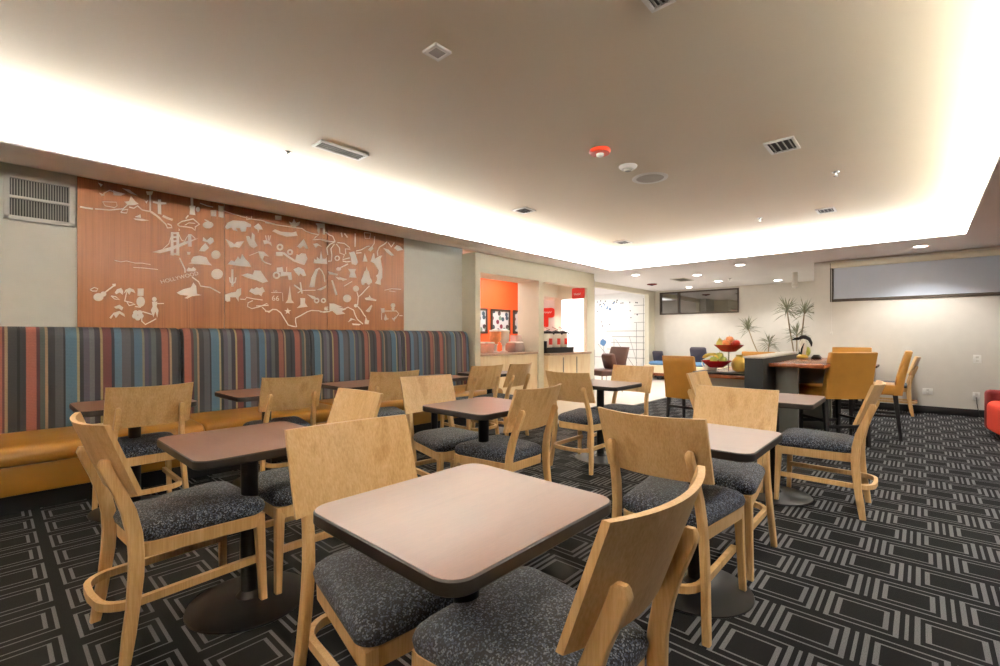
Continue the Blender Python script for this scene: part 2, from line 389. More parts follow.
MB().box(WX+.001, WX+.004, rw0+.05, rw1-.05, rz0+.05, rz1-.06).build('shade_cloth', M['shade'], rs)
MB().box(WX-.03, WX+.05, rw0+.03, rw1-.01, rz1-.09, rz1-.002, .006).build('valance', M['wall_cream'], rs)
MB().tube([(WX-.02, rw1-.02, rz1-.1), (WX-.02, rw1-.02, 1.26)], .004, 6).build('pull_chain', M['vent'], rs)
MB().box(WX-.03, WX-.01, rw1-.035, rw1-.005, 1.22, 1.27, .004).build('chain_weight', M['vent'], rs)
for o in rs.children: o.location = -Vector(rs.location)

# ------------------------------------------------------------------ dining chair
def make_chair(label, group):
    t = thing('dining_chair', label, 'chair', group=group)
    def trap(z, ins, n=6, r=.05, y0=-.205, y1=.262):
        out = []
        for x, y, _ in rrect(-1, 1, y0+ins, y1-ins, r, n):
            k = (y-y0)/(y1-y0); hw = .184+(.232-.184)*min(1, k*1.15)
            sx = (abs(x)-(1-r))/r if abs(x) > 1-r else 0
            out.append((math.copysign((hw-ins)-(r*(1-sx)), x), y, z))
        return out
    rings = [trap(.412, .012), trap(.422, .002), trap(.442, -.002), trap(.46, .004), trap(.474, .018), trap(.485, .045), trap(.492, .085), trap(.496, .14)]
    MB().loft(rings).build('seat', M['fabric'], t)
    MB().loft([trap(.352, .02, r=.03), trap(.356, .012, r=.03), trap(.408, .010, r=.03), trap(.413, .014, r=.03)]).build('seat_frame', M['beech'], t)
    # backrest: bent ply, ends forward, leaning back
    def yb(x, z): return -.277-.36*(z-.68)+.048*(x/.23)**2
    nx, nz = 16, 5; rings = []
    for i in range(nx+1):
        x = -.23+.46*i/nx; ring_ = []
        z0, z1 = .615, .885-.006*(1-(x/.23)**2)
        ths = .0085
        f = [(x, yb(x, z0+(z1-z0)*j/nz)+ths, z0+(z1-z0)*j/nz) for j in range(nz+1)]
        b = [(x, yb(x, z0+(z1-z0)*j/nz)-ths, z0+(z1-z0)*j/nz) for j in range(nz, -1, -1)]
        rings.append(f+b)
    MB().loft(rings).build('backrest', M['beech'], t, angle=50)
    for s in (-1, 1):
        g = MB()
        secs = [(0, .014), (.2, .0165), (.41, .02)]
        rr = []
        for z, h in secs:
            k = z/.41; cx = s*(.216-.016*k); cy = .246-.014*k
            rr.append(rrect(cx-h, cx+h, cy-h, cy+h, .005, 3, z))
        g.loft(rr).build('leg', M['beech'], t)
        prof = [(-.250, 0), (-.236, .1), (-.222, .2), (-.212, .3), (-.209, .38), (-.213, .46), (-.231, .55), (-.255, .62), (-.279, .68), (-.297, .73)]
        rr = []
        for y, z in prof:
            cx = s*(.216-.048*z/.73); hy = .024 if .2 < z < .6 else .021
            if z == 0: hy = .017
            rr.append(rrect(cx-.0145, cx+.0145, y-hy, y+hy, .006, 3, z))
        for dy, dz, q in ((-.303, .745, .85), (-.306, .753, .5)):
            cx = s*.168; rr.append(rrect(cx-.0145*q, cx+.0145*q, dy+.006-.02*q, dy+.006+.02*q, .006*q, 3, dz))
        MB().loft(rr).build('leg', M['beech'], t)
    path = [(.178, .235, .2), (.178, .1, .2), (.178, -.05, .2), (.178, -.19, .2)]
    for i in range(1, 7):
        a = PI/2*i/6; path.append((.178-.1+.1*math.cos(a), -.2-.1*math.sin(a), .2))
    path += [(0, -.305, .2)]
    path = path+[(-x, y, z) for x, y, z in reversed(path[:-1])]
    MB().sweep(path, [(-.011, -.015), (.011, -.015), (.011, .015), (-.011, .015)]).build('foot_rail', M['beech'], t, angle=60)
    return t

GD = 'blond wood dining chairs with dark speckled seats'
CH = [  # centre x, y, heading (deg), label
    (.57, 2.38, 4.0, 'wood dining chair at far left, side on, drawn up to the red-brown table'),
    (1.14, 2.40, 180, 'wood dining chair facing left across the red-brown table, back seen behind the nearest chair back'),
    (.872, 1.255, 265.1, 'wood dining chair with its broad pale back behind the left edge of the nearest table'),
    (.937, .70, 90, 'nearest wood dining chair, dark back cut off by the bottom edge of the photo'),
    (2.13, .835, 0, 'wood dining chair with strongly figured back standing right behind the nearest table corner'),
    (2.77, .84, 180, 'wood dining chair facing the camera behind the pale-topped table right of centre'),
    (4.06, .535, 90, 'wood dining chair seen side on at right, before the leather stools'),
    (4.13, 1.14, 270, 'wood dining chair mostly hidden behind another chair back, below the fruit bowls'),
    (2.30, 2.62, 261.4, 'wood dining chair facing the camera at the centre table, its inner back pale'),
    (2.325, 2.075, 90, 'wood dining chair with its back to us at the centre table, whole speckled seat showing'),
    (3.76, 2.335, 0, 'wood dining chair seen from behind, left of the far small table before the drinks counter'),
    (4.33, 2.28, 180, 'wood dining chair facing us behind the far small table, below the brown lounge chair'),
    (.715, 3.99, 90, 'leftmost of the wood dining chairs facing the striped bench'),
    (1.647, 3.964, 85, 'second from the left of the wood dining chairs facing the striped bench'),
    (2.55, 3.82, 77, 'third from the left of the wood dining chairs facing the striped bench'),
    (3.67, 3.79, 86, 'wood dining chair facing the bench just left of the pass-through pillar, fourth along the bench'),
    (4.14, 3.75, 97, 'last wood dining chair along the bench, in front of the pillar between the hatches'),
]
proto = None
for x, y, h, lab in CH:
    rz = math.radians(h)-PI/2
    if proto is None:
        proto = make_chair(lab, GD); proto.location = (x, y, 0); proto.rotation_euler = (0, 0, rz)
    else: dup(proto, (x, y, 0), rz, lab)

# ------------------------------------------------------------------ pedestal tables
def make_table(label, group):
    t = thing('pedestal_table', label, 'table', group=group)
    a, b = .315, .292
    MB().loft([rrect(-a+.004, a-.004, -b+.004, b-.004, .055, 8, z) for z in (.716, .7395)] ).build('tabletop', M['laminate'], t)
    g = MB(); R = []
    for ins, z in ((.003, .7385), (.0, .735), (0, .709), (.004, .704), (.03, .704), (.03, .716), (.0045, .716), (.0045, .7385)):
        R.append(rrect(-a+ins, a-ins, -b+ins, b-ins, .058, 8, z))
    g.loft(R, closed=True).build('edge_band', M['edge'], t)
    MB().lathe([(.036, .02), (.036, .69), (.05, .695)], seg=20).build('column', M['black_metal'], t)
    MB().box(-.2, .2, -.035, .035, .688, .7045, .003).box(-.035, .035, -.18, .18, .688, .7045, .003).build('support_bracket', M['black_metal'], t)
    MB().lathe([(.245, 0), (.25, .004), (.248, .009), (.2, .016), (.12, .024), (.055, .032), (.04, .05), (.036, .055)], seg=40).build('base', M['base_metal'], t)
    return t
GT = 'small laminate pedestal tables'
TB = [(.886, .928, 0, 'nearest square table, glossy top catching a pale streak of light, in the foreground'),
      (.80, 2.26, 90, 'red-brown square pedestal table at left with a round black base on the carpet'),
      (2.24, 2.18, 0, 'red-brown square table in the middle of the room on a black column'),
      (2.27, .80, 90, 'pale-reflecting square table right of centre between two wood chairs'),
      (4.00, .83, 0, 'square table at right, partly hidden, beside the side-on wood chair'),
      (4.05, 2.34, 90, 'small far table gleaming white in front of the drinks counter'),
      (.69, 4.06, 0, 'first small table along the bench, behind the leftmost bench-facing chair'),
      (1.57, 4.06, 0, 'second small table along the bench from the left'),
      (2.46, 4.06, 0, 'third small table along the bench from the left'),
      (3.38, 4.06, 0, 'fourth small table along the bench from the left'),
      (4.28, 4.06, 0, 'last small table along the bench, nearest the serving hatch')]
pt = None
for x, y, h, lab in TB:
    if pt is None: pt = make_table(lab, GT); pt.location = (x, y, 0)
    else: dup(pt, (x, y, 0), math.radians(h), lab)

# ------------------------------------------------------------------ banquette
def bench(x0, x1, lab):
    t = thing('banquette', lab, 'bench', ((x0+x1)/2, 5.0, 0), 0, 'striped banquette sections along the left wall')
    o = Vector(t.location); e = .003; parts = []
    # backrest profile (y, z), rounded top
    prof = [(5.375, .40), (5.13, .40), (5.135, .7), (5.145, 1.0), (5.155, 1.17), (5.17, 1.225), (5.20, 1.26), (5.25, 1.275), (5.32, 1.272), (5.375, 1.262)]
    n = max(3, int((x1-x0)/.1)); xs = [x0+e]+[x0+.012]+[x0+.03]+[x0+(x1-x0)*i/n for i in range(1, n)]+[x1-.03, x1-.012, x1-e]
    R = []
    for x in xs:
        d = min(x-x0, x1-x); k = 0.0 if d > .025 else (.006 if d > .01 else .02)
        R.append([(x, y+(k if y < 5.3 else 0), z-(k if z > 1.1 else 0)) for y, z in prof])
    parts.append(MB().loft(R).build('backrest', M['stripes'], t, angle=60))
    prof = [(5.128, .33), (4.47, .33), (4.45, .345), (4.44, .38), (4.445, .42), (4.47, .447), (4.52, .46), (4.8, .468), (5.128, .465)]
    R = []
    for x in xs:
        d = min(x-x0, x1-x); k = 0.0 if d > .025 else (.004 if d > .01 else .014)
        R.append([(x, y+(k if y < 4.6 else 0), z-(k if z > .4 else 0)) for y, z in prof])
    parts.append(MB().loft(R).build('seat_cushion', M['bench_vinyl'], t, angle=60))
    parts.append(MB().box(x0+.002, x1-.002, 4.475, 5.37, .135, .33, .008).build('front_panel', M['bench_vinyl'], t))
    parts.append(MB().box(x0, x1, 4.56, 5.37, 0, .135).build('toe_kick', M['base_black'], t, smooth=False))
    for p in parts: p.location = -o
    return t
bench(-1.27, 1.23, 'leftmost section of the striped bench, below the wall grille')
bench(1.23, 2.48, 'striped bench section beside the second small bench table')
bench(2.48, 3.73, 'striped bench section beside the fourth small bench table, under the right half of the mural')
bench(3.73, 4.98, 'last section of the striped bench, ending at the serving hatch')

# ------------------------------------------------------------------ mural
YM = Y3-.018
mur = thing('mural', 'wood panel mural of white map outlines and pictograms above the striped bench', 'mural', (2.22, YM, 1.2))
mo = Vector(mur.location); panels = []
for a, b in ((.52, 1.655), (1.661, 2.787), (2.793, 3.92)):
    pn = MB().box(a, b, YM, Y3-.002, 1.2, 2.78, .002).build('wood_panel', M['mural_wood'], mur); pn.location = -mo; panels.append(pn)
CR = {'A1': (75, 180, 8.322), 'A2': (75, 255, 8.322), 'A3': (150, 190, 9.51), 'A4': (150, 250, 8.325), 'B1': (215, 200, 11.1), 'B2': (215, 260, 9.25),
      'C1': (265, 210, 11.1), 'C2': (265, 265, 9.51), 'D1': (320, 220, 11.1), 'D2': (320, 270, 10.74)}
art = bmesh.new(); NA = [0]
def wpt(c, p):
    ox, oy, s = CR[c]; x, z = on_wall_y(ox+p[0]/s, oy+p[1]/s, YM)
    return Vector((x, YM-.001-NA[0]*1e-5, z))
def F(c, *pts):
    NA[0] += 1
    vs = [art.verts.new(wpt(c, p)) for p in pts]
    try: f = art.faces.new(vs)
    except ValueError: return
    f.normal_update(); bmesh.ops.triangulate(art, faces=[f], ngon_method='EAR_CLIP')
def L(c, w, *pts):
    NA[0] += 1
    P = [Vector((a, b)) for a, b in pts]; n = len(P); l, r = [], []
    for i in range(n):
        d = (P[min(i+1, n-1)]-P[max(i-1, 0)])
        if d.length < 1e-6: d = Vector((1, 0))
        d.normalize(); q = Vector((-d.y, d.x))*w/2
        l.append(art.verts.new(wpt(c, P[i]+q))); r.append(art.verts.new(wpt(c, P[i]-q)))
    for i in range(n-1): art.faces.new((l[i], l[i+1], r[i+1], r[i]))
def E(c, x, y, rx, ry, n=14):
    F(c, *[(x+rx*math.cos(2*PI*i/n), y+ry*math.sin(2*PI*i/n)) for i in range(n)])
def O(c, x, y, r, w, n=14):
    L(c, w, *[(x+r*math.cos(2*PI*i/n), y+r*math.sin(2*PI*i/n)) for i in range(n+1)])
# Alaska and the north-west
L('A1', 14, (40, 222), (90, 232), (150, 240)); L('A1', 11, (165, 240), (230, 245), (285, 250), (340, 245), (400, 240), (440, 205))
F('A1', (465, 130), (500, 175), (530, 200), (490, 210), (440, 210), (410, 180), (450, 175))
L('A1', 11, (450, 225), (490, 235), (520, 215), (560, 250), (640, 265), (700, 310), (735, 350), (749, 362))
L('A1', 9, (380, 270), (430, 275), (440, 245), (395, 250), (380, 270))
F('A1', (485, 320), (560, 322), (620, 338), (560, 341), (500, 332)); F('A1', (500, 305), (545, 285), (550, 316), (500, 309))
L('A1', 9, (240, 130), (240, 110), (290, 85), (320, 98)); F('A1', (315, 85), (345, 97), (420, 115), (380, 132), (320, 125)); F('A1', (200, 105), (245, 122), (220, 135))
L('A1', 6, (230, 180), (345, 185), (350, 215), (330, 230), (250, 215), (230, 180)); L('A1', 14, (625, 110), (625, 260)); F('A1', (575, 165), (590, 180), (610, 165), (595, 197))
F('A1', (590, 95), (650, 95), (640, 125), (600, 125)); F('A1', (190, 20), (230, 38), (215, 58)); F('A1', (390, 68), (450, 80), (520, 130), (460, 112))
F('A3', (75, 90), (105, 90), (105, 115), (155, 118), (155, 135), (105, 138), (108, 235), (75, 225), (72, 135), (25, 120), (25, 106), (75, 112))
L('A3', 13, (5, 210), (60, 245), (110, 290), (150, 325), (165, 360), (210, 358), (200, 335), (165, 320)); L('A3', 22, (120, 245), (160, 265), (215, 285))
F('A3', (385, 75), (410, 75), (412, 150), (432, 152), (425, 190), (432, 240), (375, 232), (380, 188), (373, 150), (388, 148)); E('A3', 455, 185, 20, 25); L('A3', 14, (340, 272), (365, 240))
L('A3', 12, (260, 328), (300, 300), (350, 288), (410, 275), (440, 300), (470, 325), (430, 350), (430, 385), (400, 360), (340, 350), (280, 345), (260, 328)); L('A3', 8, (330, 335), (370, 312), (430, 318)); F('A3', (275, 362), (286, 385), (270, 387))
E('A3', 552, 332, 52, 34); L('A3', 10, (518, 282), (558, 298)); F('A3', (575, 190), (630, 190), (630, 252), (580, 248)); F('A3', (655, 155), (692, 158), (694, 266), (652, 256))
L('A3', 9, (475, 125), (540, 150), (600, 162)); L('A3', 9, (690, 195), (761, 218))
# bridge
F('A3', (20, 590), (200, 540), (330, 492), (460, 458), (330, 522), (200, 575), (95, 602))
for a, b in ((198, 222), (252, 276)): F('A3', (a, 400), (b, 400), (b+4, 625), (a-4, 620))
for y in (402, 440, 478, 600): L('A3', 16, (205, y+8), (270, y+8))
L('A3', 8, (200, 440), (180, 510), (120, 565)); L('A3', 8, (274, 420), (300, 478), (330, 488), (350, 450), (372, 425)); F('A3', (362, 420), (392, 420), (397, 540), (360, 540)); L('A3', 8, (392, 425), (430, 462)); F('A3', (350, 588), (387, 588), (380, 616), (355, 616))
F('A3', (505, 445), (540, 478), (575, 448), (600, 460), (610, 490), (570, 522), (545, 495), (500, 485)); F('A3', (490, 540), (525, 503), (562, 550), (520, 585), (465, 580)); E('A3', 626, 615, 45, 42)
# Hawaii
for d in (0, 1): L('A2', 6, *(((330, 45), (380, 57), (430, 50), (500, 67), (560, 68), (630, 80)) if d == 0 else ((485, 103), (560, 107), (620, 113), (690, 121))))
E('A2', 195, 350, 43, 34); E('A2', 236, 325, 25, 22); L('A2', 13, (240, 318), (330, 250)); F('A2', (308, 240), (340, 238), (338, 260), (318, 264)); L('A2', 8, (125, 288), (160, 270), (190, 280), (180, 300), (145, 300), (125, 288))
F('A2', (330, 312), (348, 285), (385, 273), (402, 300), (396, 332), (372, 312), (342, 328)); F('A2', (404, 322), (420, 288), (455, 273), (490, 288), (502, 318), (466, 303), (452, 332), (430, 303)); L('A2', 9, (430, 308), (413, 385))
L('A2', 9, (300, 340), (340, 348), (370, 372), (330, 366), (300, 340)); L('A2', 9, (410, 382), (470, 396), (500, 410), (450, 421), (432, 392)); L('A2', 9, (500, 428), (548, 436)); F('A2', (520, 278), (572, 278), (570, 340), (520, 340)); E('A2', 546, 388, 36, 44)
E('A2', 660, 368, 20, 20); F('A2', (640, 388), (685, 388), (680, 430), (695, 460), (685, 522), (668, 470), (652, 520), (630, 460), (645, 430)); L('A2', 8, (680, 405), (740, 403))
F('A2', (322, 432), (370, 413), (402, 437), (390, 462), (365, 445), (340, 446)); F('A2', (285, 522), (320, 480), (370, 465), (410, 490), (416, 516), (370, 488), (340, 526), (322, 496), (300, 532))
for i in range(5): E('A2', 522+27*math.cos(i*1.257+.3), 500+24*math.sin(i*1.257+.3), 24, 22, 10)
L('A2', 10, (560, 470), (640, 495)); L('A2', 10, (556, 500), (555, 550), (585, 578), (640, 550), (675, 530))
# California
F('A4', (340, 85), (360, 55), (410, 45), (470, 60), (490, 100), (515, 128), (430, 120), (320, 112), (345, 104)); E('A4', 558, 200, 50, 44); F('A4', (303, 168), (320, 145), (345, 154), (360, 140), (385, 160), (375, 177), (310, 178))
L('A4', 12, (245, 65), (262, 100), (290, 160), (292, 190)); L('A4', 11, (350, 225), (405, 265), (420, 300), (500, 312), (585, 358))
F('A4', (220, 355), (280, 325), (340, 310), (360, 270), (385, 300), (390, 365), (430, 375), (350, 385), (310, 405), (285, 400), (318, 381), (250, 374))
# the plains
F('B1', (110, 300), (140, 250), (200, 225), (330, 235), (400, 270), (400, 302), (350, 300), (340, 350), (290, 352), (272, 310), (230, 310), (250, 347), (200, 335), (180, 305), (130, 327))
F('B1', (115, 430), (190, 470), (215, 490), (240, 465), (325, 455), (270, 532), (220, 520), (168, 530)); L('B1', 11, (105, 125), (200, 155), (300, 185), (345, 195), (420, 215), (510, 225), (560, 240), (666, 268)); L('B1', 11, (350, 180), (350, 215), (405, 212), (405, 178))
F('B1', (345, 400), (380, 400), (400, 440), (410, 360), (440, 388), (440, 450), (472, 510), (430, 537), (385, 510), (353, 450)); F('B1', (428, 295), (480, 258), (510, 288), (532, 327), (490, 330), (480, 367), (470, 330), (440, 312))
for a, b in ((560, 572), (590, 590), (617, 602)): L('B1', 11, (a, 392), (b, 452))
F('B1', (530, 448), (570, 446), (620, 468), (632, 512), (590, 482), (545, 492)); F('B1', (35, 60), (95, 72), (95, 197), (40, 185)); F('B1', (480, 568), (540, 573), (602, 628), (546, 620), (530, 664), (508, 650), (490, 610)); L('B1', 7, (380, 617), (480, 578))
F('B2', (115, 40), (150, 0), (180, 15), (212, -35), (232, -5), (250, -58), (285, -5), (312, 20), (337, 65), (230, 56)); L('B2', 12, (430, -5), (460, 22), (520, 42)); L('B2', 20, (160, 85), (160, 245)); L('B2', 13, (135, 158), (140, 200), (160, 218)); L('B2', 13, (192, 160), (185, 205), (160, 220))
F('B2', (240, 140), (300, 123), (350, 135), (362, 95), (422, 98), (462, 160), (492, 200), (440, 213), (390, 190), (300, 166)); F('B2', (93, 320), (150, 300), (190, 295), (205, 270), (242, 258), (240, 320), (218, 345), (218, 387), (190, 345), (140, 345), (140, 382), (112, 387), (93, 375))
L('B2', 9, (232, 362), (280, 365), (290, 345), (360, 360), (440, 370)); L('B2', 9, (350, 375), (305, 395), (300, 430), (340, 450), (420, 430), (480, 402), (495, 420), (380, 425)); L('B2', 9, (435, 435), (470, 470), (500, 485), (530, 460), (557, 455))
F('B2', (315, 290), (335, 262), (360, 268), (385, 250), (410, 262), (440, 248), (462, 290), (440, 305), (430, 337), (405, 320), (370, 322))
L('C1', 11, (0, 140), (130, 165), (300, 190), (410, 205), (450, 235), (520, 260), (600, 275), (560, 300), (530, 330), (640, 325), (722, 350))
F('C1', (78, 235), (110, 213), (180, 240), (300, 250), (345, 238), (362, 287), (240, 297), (150, 270)); F('C1', (265, 128), (300, 142), (320, 98), (345, 142), (390, 128), (375, 170), (330, 190), (285, 175)); F('C1', (560, 148), (662, 150), (667, 272), (640, 272), (640, 200), (610, 200), (600, 270), (578, 232), (580, 180))
F('C1', (430, 318), (482, 432), (450, 432), (425, 398), (390, 427), (353, 407)); O('C1', 165, 412, 28, 22); F('C1', (120, 465), (197, 465), (197, 512), (120, 510)); L('C1', 24, (200, 475), (260, 520), (320, 560), (440, 602)); O('C1', 277, 468, 24, 22); F('C1', (330, 572), (350, 490), (375, 500), (400, 478), (450, 483), (472, 540), (440, 606), (380, 595))
F('C1', (538, 590), (545, 540), (570, 555), (575, 518), (605, 545), (620, 455), (637, 540), (670, 542), (680, 522), (692, 602)); F('C1', (530, 375), (580, 368), (632, 407), (590, 395), (560, 422)); F('C1', (110, 60), (182, 66), (182, 115), (112, 108))
O('C2', 108, 98, 27, 18); F('C2', (110, 25), (165, 18), (175, 65), (250, 70), (257, 142), (225, 142), (215, 100), (145, 108), (150, 70), (110, 65)); L('C2', 6, (205, 18), (205, 66)); F('C2', (268, 40), (320, 18), (370, 45), (392, 102), (360, 107), (335, 80), (322, 107), (290, 72))
F('C2', (420, 210), (440, 120), (480, 40), (520, 23), (500, 60), (482, 120), (470, 212)); L('C2', 11, (510, 28), (540, 55), (560, 100), (568, 162)); L('C2', 6, (58, 262), (157, 262)); L('C2', 5, (165, 262), (170, 345)); F('C2', (235, 193), (252, 330), (277, 362), (193, 362), (215, 330))
L('C2', 15, (275, 190), (345, 240)); L('C2', 15, (335, 163), (352, 272)); L('C2', 8, (345, 242), (480, 240)); L('C2', 10, (350, 240), (310, 266)); F('C2', (490, 237), (582, 193), (577, 217), (530, 242))
L('C2', 11, (0, 440), (40, 440), (70, 422), (110, 425), (150, 455), (180, 505), (220, 570), (260, 582), (300, 588), (290, 540), (290, 505), (340, 480), (400, 445), (440, 432), (510, 435), (560, 450), (618, 440))
F('C2', *[(215+(34 if i % 2 == 0 else 14)*math.sin(i*PI/5), 440-(34 if i % 2 == 0 else 14)*math.cos(i*PI/5)) for i in range(10)])
F('C2', (335, 313), (382, 315), (380, 360), (407, 397), (300, 410), (335, 380)); F('C2', (398, 278), (470, 298), (505, 332), (450, 322)); O('C2', 490, 338, 20, 15); O('C2', 555, 338, 18, 15); L('C2', 9, (595, 412), (562, 412), (565, 423), (590, 428), (588, 440), (560, 440))
# lakes and the east
for q in (((0, 215), (70, 240), (170, 240)), ((60, 135), (110, 170), (140, 180), (165, 235)), ((170, 240), (110, 270), (75, 310), (85, 390)), ((160, 265), (120, 320), (130, 390), (125, 455), (90, 458)),
          ((180, 265), (215, 310), (220, 368), (270, 385), (250, 440), (330, 420)), ((190, 250), (270, 260), (320, 300), (335, 325), (280, 320), (285, 380)), ((250, 455), (290, 465), (340, 460)),
          ((400, 345), (460, 330), (520, 295), (550, 290)), ((400, 368), (460, 362)), ((745, 240), (710, 270), (660, 300), (635, 350), (640, 400)), ((755, 250), (790, 300), (825, 250))): L('D1', 12, *q)
O('D1', 190, 425, 24, 15); F('D1', (318, 360), (380, 348), (400, 400), (422, 470), (400, 503), (350, 490), (340, 410)); F('D1', (528, 330), (580, 283), (592, 320), (560, 352)); L('D1', 15, (390, 150), (388, 300)); F('D1', (473, 462), (485, 400), (495, 367), (508, 400), (527, 462)); L('D1', 10, (605, 180), (600, 260), (580, 290))
F('D1', (700, 310), (760, 328), (822, 392), (790, 397), (740, 362)); F('D1', (818, 312), (850, 278), (887, 290), (922, 332), (860, 342))
F('D1', (588, 370), (602, 370), (608, 430), (660, 398), (690, 393), (672, 430), (692, 540), (690, 640), (660, 690), (625, 690), (650, 560), (600, 480), (560, 462))
F('D1', (468, 640), (490, 570), (505, 560), (515, 515), (528, 560), (542, 570), (557, 640), (575, 668), (575, 700), (455, 700), (455, 666))
L('D1', 14, (215, 535), (310, 488)); E('D1', 205, 545, 28, 22); F('D1', (308, 543), (402, 543), (385, 580), (407, 642), (320, 637), (335, 585)); F('D1', (88, 568), (200, 600), (190, 617), (100, 602)); F('D1', (170, 630), (260, 648), (272, 668), (200, 662)); L('D1', 15, (235, 140), (245, 190)); L('D1', 15, (270, 150), (305, 195)); L('D1', 15, (40, 100), (40, 152)); L('D1', 8, (490, 140), (560, 147), (550, 207), (500, 205), (490, 140))
F('D2', (203, 72), (292, 100), (245, 120), (225, 100)); F('D2', (600, 60), (650, 20), (652, 162), (588, 142), (617, 100)); F('D2', (118, 110), (137, 108), (187, 265), (165, 272)); L('D2', 9, (255, 175), (345, 122)); E('D2', 385, 200, 34, 33)
for q in (((530, 170), (490, 210), (450, 255), (410, 290), (402, 380)), ((395, 235), (410, 287)), ((402, 390), (440, 430), (470, 480), (492, 505)), ((360, 430), (375, 480), (400, 530), (460, 580)), ((250, 422), (300, 400), (362, 432)), ((0, 450), (100, 445))): L('D2', 12, *q)
E('D2', 460, 145, 18, 17); E('D2', 522, 135, 22, 24); E('D2', 290, 305, 45, 42); F('D2', (478, 300), (520, 290), (530, 268), (550, 300), (607, 320), (600, 334), (490, 322)); F('D2', (100, 358), (150, 360), (250, 402), (192, 397), (282, 422), (232, 440), (272, 470), (180, 482), (130, 440), (100, 445)); L('D2', 8, (88, 398), (50, 400), (55, 418), (88, 425))
E('D2', 382, 383, 20, 19); F('D2', (298, 562), (330, 513), (392, 542), (350, 535)); F('D2', (340, 573), (440, 580), (420, 594), (350, 592)); F('D2', (488, 440), (550, 373), (562, 385), (532, 452), (510, 452)); F('D2', (478, 560), (490, 500), (510, 540), (527, 540), (520, 582), (480, 582))
L('D2', 6, (690, 218), (770, 200), (870, 208)); L('D2', 5, (740, 225), (810, 235)); L('D2', 9, (690, 440), (820, 440), (845, 470), (800, 530)); F('D2', (650, 410), (692, 410), (692, 455), (660, 462)); L('D2', 9, (660, 460), (660, 535)); F('D2', (700, 468), (722, 520), (742, 522), (700, 545), (685, 532)); E('D2', 783, 380, 26, 25)
F('D2', (765, 405), (802, 405), (792, 442), (770, 442)); F('D2', (768, 508), (785, 520), (812, 493), (797, 553), (780, 537)); L('D2', 9, (850, 490), (885, 490))
def text_to(bm, txt, size, mat):
    c = bpy.data.curves.new('t', 'FONT'); c.body = txt; c.size = size; c.align_x = 'LEFT'
    o = bpy.data.objects.new('t', c); COL.objects.link(o)
    me = bpy.data.meshes.new_from_object(o.evaluated_get(bpy.context.evaluated_depsgraph_get()))
    me.transform(mat); bm.from_mesh(me)
    bpy.data.objects.remove(o); bpy.data.curves.remove(c); bpy.data.meshes.remove(me)
p0 = wpt('A4', (93, 282)); p1 = wpt('A4', (395, 208)); dv = p1-p0
rx = Matrix.Rotation(PI/2, 4, 'X'); tilt = Matrix.Rotation(-math.atan2(dv.z, dv.x), 4, 'Y')
lett = [bmesh.new() for _ in range(3)]
text_to(lett[0], 'HOLLYWOOD', .073*dv.length/.46, Matrix.Translation(p0+Vector((0, -.0005, 0))) @ tilt @ rx)
p0 = wpt('C2', (62, 338)); text_to(lett[1], '66', .085, Matrix.Translation(p0) @ rx)
p0 = wpt('C2', (80, 258)); text_to(lett[2], 'US', .035, Matrix.Translation(p0) @ rx)
for f in art.faces:
    f.normal_update()
    if f.normal.y > 0: f.normal_flip()
def split(src, lo, hi):
    bm = src.copy()
    bmesh.ops.delete(bm, geom=[f for f in bm.faces if not (lo <= f.calc_center_median().x < hi)], context='FACES')
    return bm
for pan, lo, hi in zip(panels, (-9, 1.658, 2.79), (1.658, 2.79, 9)):
    bm = split(art, lo, hi); me = bpy.data.meshes.new('map_print'); bm.to_mesh(me); bm.free(); me.materials.append(M['vinyl_white'])
    o = bpy.data.objects.new('map_print', me); COL.objects.link(o); o.parent = pan
    o['label'] = 'white map outline and pictograms'
art.free()
for bm, pan in zip(lett, (panels[0], panels[1], panels[1])):
    me = bpy.data.meshes.new('lettering_print'); bm.to_mesh(me); bm.free(); me.materials.append(M['vinyl_white'])
    o = bpy.data.objects.new('lettering_print', me); COL.objects.link(o); o.parent = pan

# wall grille
gr = thing('wall_grille', 'white double ventilation grille high on the wall left of the mural', 'vent', (.295, Y3, 2.13)); go = Vector(gr.location)
g = MB()
for a, b, c, d in ((.085, .505, 2.13, 2.165), (.085, .505, 2.465, 2.5), (.085, .12, 2.13, 2.5), (.47, .505, 2.13, 2.5), (.085, .505, 2.305, 2.325)): g.box(a, b, Y3-.028, Y3, c, d, .003)
g.build('frame', M['vent'], gr).location = -go
MB().box(.11, .48, Y3-.006, Y3-.001, 2.15, 2.48).build('backing', M['vent_dark'], gr, smooth=False).location = -go
g = MB()
for i in range(22): g.box(.127+i*.016, .134+i*.016, Y3-.022, Y3-.004, 2.16, 2.47)
g.build('fins', M['vent_gray'], gr, smooth=False).location = -go

